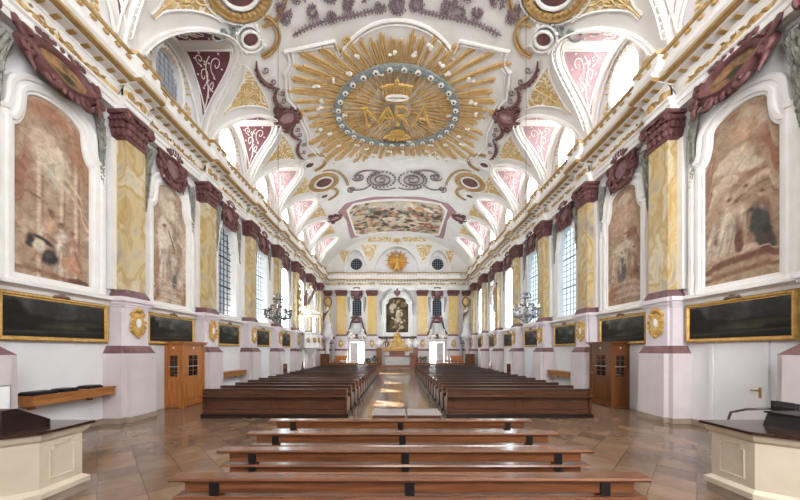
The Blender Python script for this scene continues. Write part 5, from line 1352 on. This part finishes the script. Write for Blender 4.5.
# ---- high altar
t = thing('high_altar', 'high altar with grey marble block and gilded tabernacle', 'altar', (.02, 26.2, SF))
G().box(-1.5, 1.5, -.9, 1.3, 0, .12).build('step', 'redwood', t, smooth=False)
G().box(-1.05, 1.05, -.3, .5, .12, .86).build('marble_block', 'greymarble', t, smooth=False)
G().box(-1.12, 1.12, -.36, .52, .86, .95).build('altar_slab', 'redwood', t, smooth=False)
g = G()
for x in (-.95, -.75, .75, .95): g.lathe([(.07, .95), (.05, 1.0), (.05, 1.25), (.07, 1.3)], 10, (x, -.1, 0))
g.build('colonnette', 'statue', t)
G().box(-1.15, 1.15, -.2, .6, 1.3, 1.36).box(-.7, .7, -.05, .55, .95, 1.3).build('retable_shelf', 'redwood', t, smooth=False)
g = G().box(-1.3, 1.3, .0, .6, 1.36, 1.62)
for i in range(15): g.blob((-1.2+2.4*i/14, -.02, 1.5), (.08, .05, .09), 7, 5)
g.build('gilt_predella', 'gold', t)
g = G().box(-.5, .5, .0, .55, 1.62, 2.15).lathe([(.48, 2.15), (.42, 2.25), (.3, 2.55), (.36, 2.62), (.2, 2.85), (.08, 3.0), (.03, 3.1)], 14, (0, .25, 0))
for q in (-1, 1): g.tube([(q*a, .0, b) for a, b in bez((.5, 1.7), (.7, 1.75), (.5, 2.2), (.66, 2.35), 10)], .06, 6).lathe([(.06, 1.62), (.05, 2.1), (.08, 2.18)], 8, (q*.42, -.05, 0))
tb = g.build('tabernacle', 'gold', t)
G().prism(arch_outline(.2, 1.7, 1.95, .2, 1.96, 2.08), -.03, .0, 'y').build('tabernacle_door', 'golddark', tb, smooth=False)
for x, lab in ((-1.58, 'dark reliquary bust on the outer left of the high altar'), (-.95, 'reddish reliquary bust left of the tabernacle'), (.95, 'dark reliquary bust right of the tabernacle'), (1.6, 'dark reliquary bust on the outer right of the high altar')):
    b = thing('reliquary_bust', lab, 'bust', (.02+x, 26.45, SF+1.62), 0, 'reliquary busts on the high altar')
    if abs(x) > 1.3: G().box(-.2, .2, -.2, .2, -1.62, 0).build('pedestal', 'redwood', b, smooth=False)
    skin_body('body', [((0, 0, .0), .2), ((0, 0, .25), .17), ((0, 0, .45), .2), ((0, -.01, .62), .07), ((0, -.03, .78), .11), ((0, -.02, .9), .07), ((-.24, 0, .42), .09), ((-.26, -.08, .22), .07), ((.24, 0, .42), .09), ((.26, -.08, .22), .07)],
              [(0, 1), (1, 2), (2, 3), (3, 4), (4, 5), (2, 6), (6, 7), (2, 8), (8, 9)], 'plumband' if x == -.95 else 'statue', b)
    G().blob((0, .01, .87), (.13, .13, .12), 8, 5).build('hair', 'black', b)
for i in range(6):
    x = (-1.1, -.92, -.62, .62, .92, 1.1)[i]
    c = thing('candlestick', f"{ORD[i+1]} gilt candlestick from the left on the high altar", 'candlestick', (.02+x, 26.1, SF+1.36), 0, 'candlesticks on the high altar')
    G().lathe([(.07, 0), (.03, .05), (.02, .2), (.04, .25), (.015, .3), (.05, .34)], 8).build('stick', 'gold', c)
    G().lathe([(.018, .34), (.018, .68), (.004, .7)], 8).build('candle', 'candle', c)
# ---- sanctuary furniture
def lectern(label, x, y):
    t = thing('lectern', label, 'lectern', (x, y, SF)); G().box(-.28, .28, -.2, .2, 0, .06).box(-.22, .22, -.14, .14, .06, .95).build('column', 'redwood', t, smooth=False)
    G().prism([(-.25, .95), (.25, .95), (.25, 1.2), (-.25, 1.02)], -.32, .32, 'x').build('desk', 'oakdark', t, smooth=False)
lectern('red-brown lectern right of the high altar', 1.35, 24.9)
def front_rail(label, x0, x1, y):
    t = thing('kneeling_rail', label, 'rail', ((x0+x1)/2, y, 0)); h = (x1-x0)/2
    G().box(-h, h, -.03, .03, .1, .72).build('panel', 'oak', t, smooth=False); G().box(-h-.03, h+.03, -.1, .12, .72, .78).build('top_rail', 'bench', t, smooth=False)
    for x in (-h, h): G().box(x-.05, x+.05, -.08, .08, 0, .78).build('post', 'bench', t, smooth=False)
front_rail('wooden prie-dieu rail before the left block of pews', -4.8, -1.3, 21.1)
front_rail('wooden prie-dieu rail before the right block of pews', 1.3, 4.8, 21.1)
def cabinet(label, x, y):
    t = thing('cabinet', label, 'cabinet', (x, y, SF)); G().box(-.35, .35, -.22, .22, 0, 1.05).build('body', 'wooddark', t, smooth=False); G().box(-.38, .38, -.25, .25, 1.05, 1.1).build('top', 'oakdark', t, smooth=False)
    for q in (-1, 1): d = G().box(min(0, q*.33)+.01, max(0, q*.33)-.01, -.24, -.22, .06, 1.0).build('door', 'oakdark', t, smooth=False); G().blob((q*.04, -.25, .55), .015, 6, 4).build('knob', 'gold', d)
cabinet('dark wooden cabinet at the left side of the sanctuary', -5.9, 24.7); cabinet('dark wooden cabinet at the right side of the sanctuary', 6.0, 24.7)
def seat_bench(label, x, y):
    t = thing('sanctuary_seat', label, 'seat', (x, y, SF)); G().box(-.5, .5, -.25, .25, .38, .45).build('seat', 'bench', t, smooth=False); G().box(-.5, .5, .2, .26, .45, .95).build('backrest', 'oak', t, smooth=False)
    for q in (-1, 1): G().box(q*.5-.03, q*.5+.03, -.25, .26, 0, .7).build('arm', 'oak', t, smooth=False)
seat_bench('wooden priest seat at the left of the sanctuary', -4.7, 25.0); seat_bench('wooden priest seat at the right of the sanctuary', 5.0, 25.0)
t = thing('credence_table', 'long low table with pale top left of the altar', 'table', (-3.6, 24.4, SF)); G().box(-1.0, 1.0, -.25, .25, .5, .55).build('tabletop', 'statue', t, smooth=False)
for a in (-.9, .9):
    for b in (-.2, .2): G().box(a-.03, a+.03, b-.03, b+.03, 0, .5).build('leg', 'oak', t, smooth=False)
t = thing('marble_rail', 'low marble communion rail right of the altar', 'rail', (3.9, 24.3, SF)); G().box(-1.1, 1.1, -.12, .12, .48, .56).build('top', 'redwood', t, smooth=False)
for i in range(9): G().lathe([(.06, 0), (.04, .08), (.08, .2), (.04, .36), (.06, .48)], 10, (-1+.25*i, 0, 0)).build('baluster', 'statue', t)
def potted(label, x, y, z, flower, seed, hgt=.7):
    t = thing('potted_plant', label, 'plant', (x, y, z)); rr = random.Random(seed)
    G().lathe([(.12, 0), (.17, .25), (.18, .27), (.16, .27)], 12).build('pot', 'statuedark', t); g = G()
    for i in range(46):
        a = rr.uniform(0, 6.28); r = rr.uniform(.0, .32); zz = .3+rr.uniform(0, hgt-.25); g.blob((r*math.cos(a), r*math.sin(a), zz), (.09, .03, .05), 6, 4, Matrix.Rotation(a, 3, 'Z') @ Matrix.Rotation(rr.uniform(-.8, .8), 3, 'Y'))
    g.build('foliage', 'plant', t)
    if flower:
        g = G()
        for i in range(16): a = rr.uniform(0, 6.28); r = rr.uniform(.1, .3); g.blob((r*math.cos(a), r*math.sin(a)-.05, .4+rr.uniform(0, hgt-.3)), .055, 6, 4)
        g.build('blossom', 'petal', t)
potted('dark green potted plant on the floor right of the altar', 2.3, 25.6, SF, False, 1, .8); potted('pink flowering plant just right of the lectern', 1.9, 24.9, SF, True, 2, .8)
potted('dark green potted plant left of the altar', -1.9, 25.7, SF, False, 3, .9); potted('low green plant before the left altar wall pilaster', -2.6, 26.6, SF, False, 4, .6)
# ---- pulpit
t = thing('pulpit', 'white pulpit with gilt ornaments on the left wall', 'pulpit', (-5.82, 20.2, 0))
oct8 = lambda r: [(r*math.cos(PI/8+PI/4*i), r*math.sin(PI/8+PI/4*i)) for i in range(8)]
G().loops([[(x, y, z) for x, y in oct8(r)] for r, z in ((.08, 1.3), (.25, 1.5), (.45, 1.75), (.6, 1.85), (.56, 1.95), (.56, 2.7), (.64, 2.78), (.64, 2.88))], cap=True).build('basket', 'white', t, smooth=False)
G().prism([(-.1, 1.9), (.3, 1.9), (.3, 2.85), (-.1, 2.85)], -.96, -.4, 'x').build('wall_link', 'white', t, smooth=False)
for a in (-PI/2, 0, -PI/4): G().blob((.54*math.cos(a), .54*math.sin(a), 2.35), (.12, .12, .18), 8, 6).build('gilt_ornament', 'golddark', t)
G().prism([(-.1, 0), (.2, 0), (.2, 1.9), (-.1, 1.9)], -.95, -.6, 'x').build('support', 'white', t, smooth=False)
G().prism([(-.9, .0), (-.45, .0), (.5, 1.9), (.2, 2.0)], -.35, -.2, 'x').build('stair_parapet', 'white', t, smooth=False)
t = thing('sounding_board', 'white canopy with gilt rim above the pulpit', 'canopy', (-5.82, 20.2, 4.0))
G().loops([[(x, y, z) for x, y in oct8(r)] for r, z in ((.7, 0), (.78, .05), (.8, .16), (.7, .2), (.45, .32), (.3, .36))], cap=True).build('canopy', 'white', t, smooth=False)
g = G()
for x, y in oct8(.78): g.blob((x, y, .02), (.07, .07, .1), 7, 5)
g.build('gilt_tassel', 'gold', t); G().box(-.96, -.3, -.1, .2, .05, .3).build('wall_bracket', 'white', t, smooth=False)
standing('angel_statue', 'white statue on top of the pulpit canopy', (-5.82, 20.2, 4.36), 1.75, 'statue', PI/3, 9, None, 'statue', 1)
t = thing('gilt_trophy', 'gilt and plum relief on the pilaster behind the pulpit statue', 'relief', (-6.38, 19.6, 4.9), -PI/2)
g = G()
for i, (a, b, r) in enumerate(((0, .6, .16), (.12, .3, .14), (-.1, .1, .15), (.05, -.3, .16), (-.06, -.7, .12), (.08, .95, .1))): g.blob((a, .06, b), (r, .08, r*1.2), 8, 5)
g.build('relief', 'golddark', t)
# ---- crucifix on the right wall
t = thing('crucifix', 'large wall crucifix with a pale carved figure on the right side', 'crucifix', (6.28, 19.55, 5.3), -PI/2)
G().box(-.05, .05, .0, .06, -1.15, 1.05).box(-.62, .62, .0, .06, .55, .65).build('cross', 'wooddark', t, smooth=False)
skin_body('body', [((0, -.1, -.05), .1), ((.01, -.11, .18), .1), ((0, -.1, .38), .12), ((.01, -.13, .5), .045), ((.04, -.17, .62), .075), ((-.3, -.06, .5), .045), ((-.55, -.04, .6), .035), ((.3, -.06, .5), .045), ((.55, -.04, .6), .035), ((-.07, -.16, -.4), .075), ((-.02, -.07, -.8), .05), ((-.01, -.1, -.92), .04), ((.08, -.17, -.4), .075), ((.04, -.08, -.8), .05), ((.03, -.11, -.92), .04)],
          [(0, 1), (1, 2), (2, 3), (3, 4), (2, 5), (5, 6), (2, 7), (7, 8), (0, 9), (9, 10), (10, 11), (0, 12), (12, 13), (13, 14)], 'flesh', t)
G().blob((0, -.1, -.1), (.14, .12, .1), 10, 6).blob((.14, -.12, -.18), (.05, .04, .12), 6, 4).build('loincloth', 'statue', t)
G().box(-.13, .13, -.02, .0, .82, .94).build('title_board', 'cream', t, smooth=False)
# ================================================================ LIGHT AND CAMERA
w = bpy.data.worlds.new('sky'); sc.world = w; w.use_nodes = True; nt = w.node_tree; nt.nodes.clear()
out = nt.nodes.new('ShaderNodeOutputWorld'); bg = nt.nodes.new('ShaderNodeBackground'); bg.inputs[0].default_value = (.86, .92, 1, 1); bg.inputs[1].default_value = .7
nt.links.new(bg.outputs[0], out.inputs[0])
sun = bpy.data.lights.new('sun', 'SUN'); sun.energy = 115; sun.angle = .03; sun.color = (1, .95, .85); so_ = bpy.data.objects.new('sun', sun); COL.objects.link(so_)
dv = Vector((.94*math.cos(.7), -.34*math.cos(.7), -math.sin(.7))); so_.rotation_euler = dv.to_track_quat('-Z', 'Y').to_euler()
cam = bpy.data.cameras.new('camera'); cam.sensor_width = 36; cam.sensor_fit = 'HORIZONTAL'; cam.lens = 300/800*36; cam.clip_start = .05; cam.clip_end = 200
cam.shift_x = 3/800; cam.shift_y = 100/800
co = bpy.data.objects.new('camera', cam); COL.objects.link(co); co.location = (0, 0, 1.7); co.rotation_euler = (PI/2, 0, 0); sc.camera = co
sc.view_settings.view_transform = 'Standard'; sc.view_settings.look = 'None'; sc.view_settings.gamma = 1; sc.view_settings.use_curve_mapping = False
sc.view_settings.exposure = 0.64
sc.cycles.max_bounces = 8; sc.cycles.diffuse_bounces = 5; sc.cycles.transparent_max_bounces = 12
sc.cycles.caustics_reflective = False; sc.cycles.caustics_refractive = False; sc.cycles.sample_clamp_indirect = 8
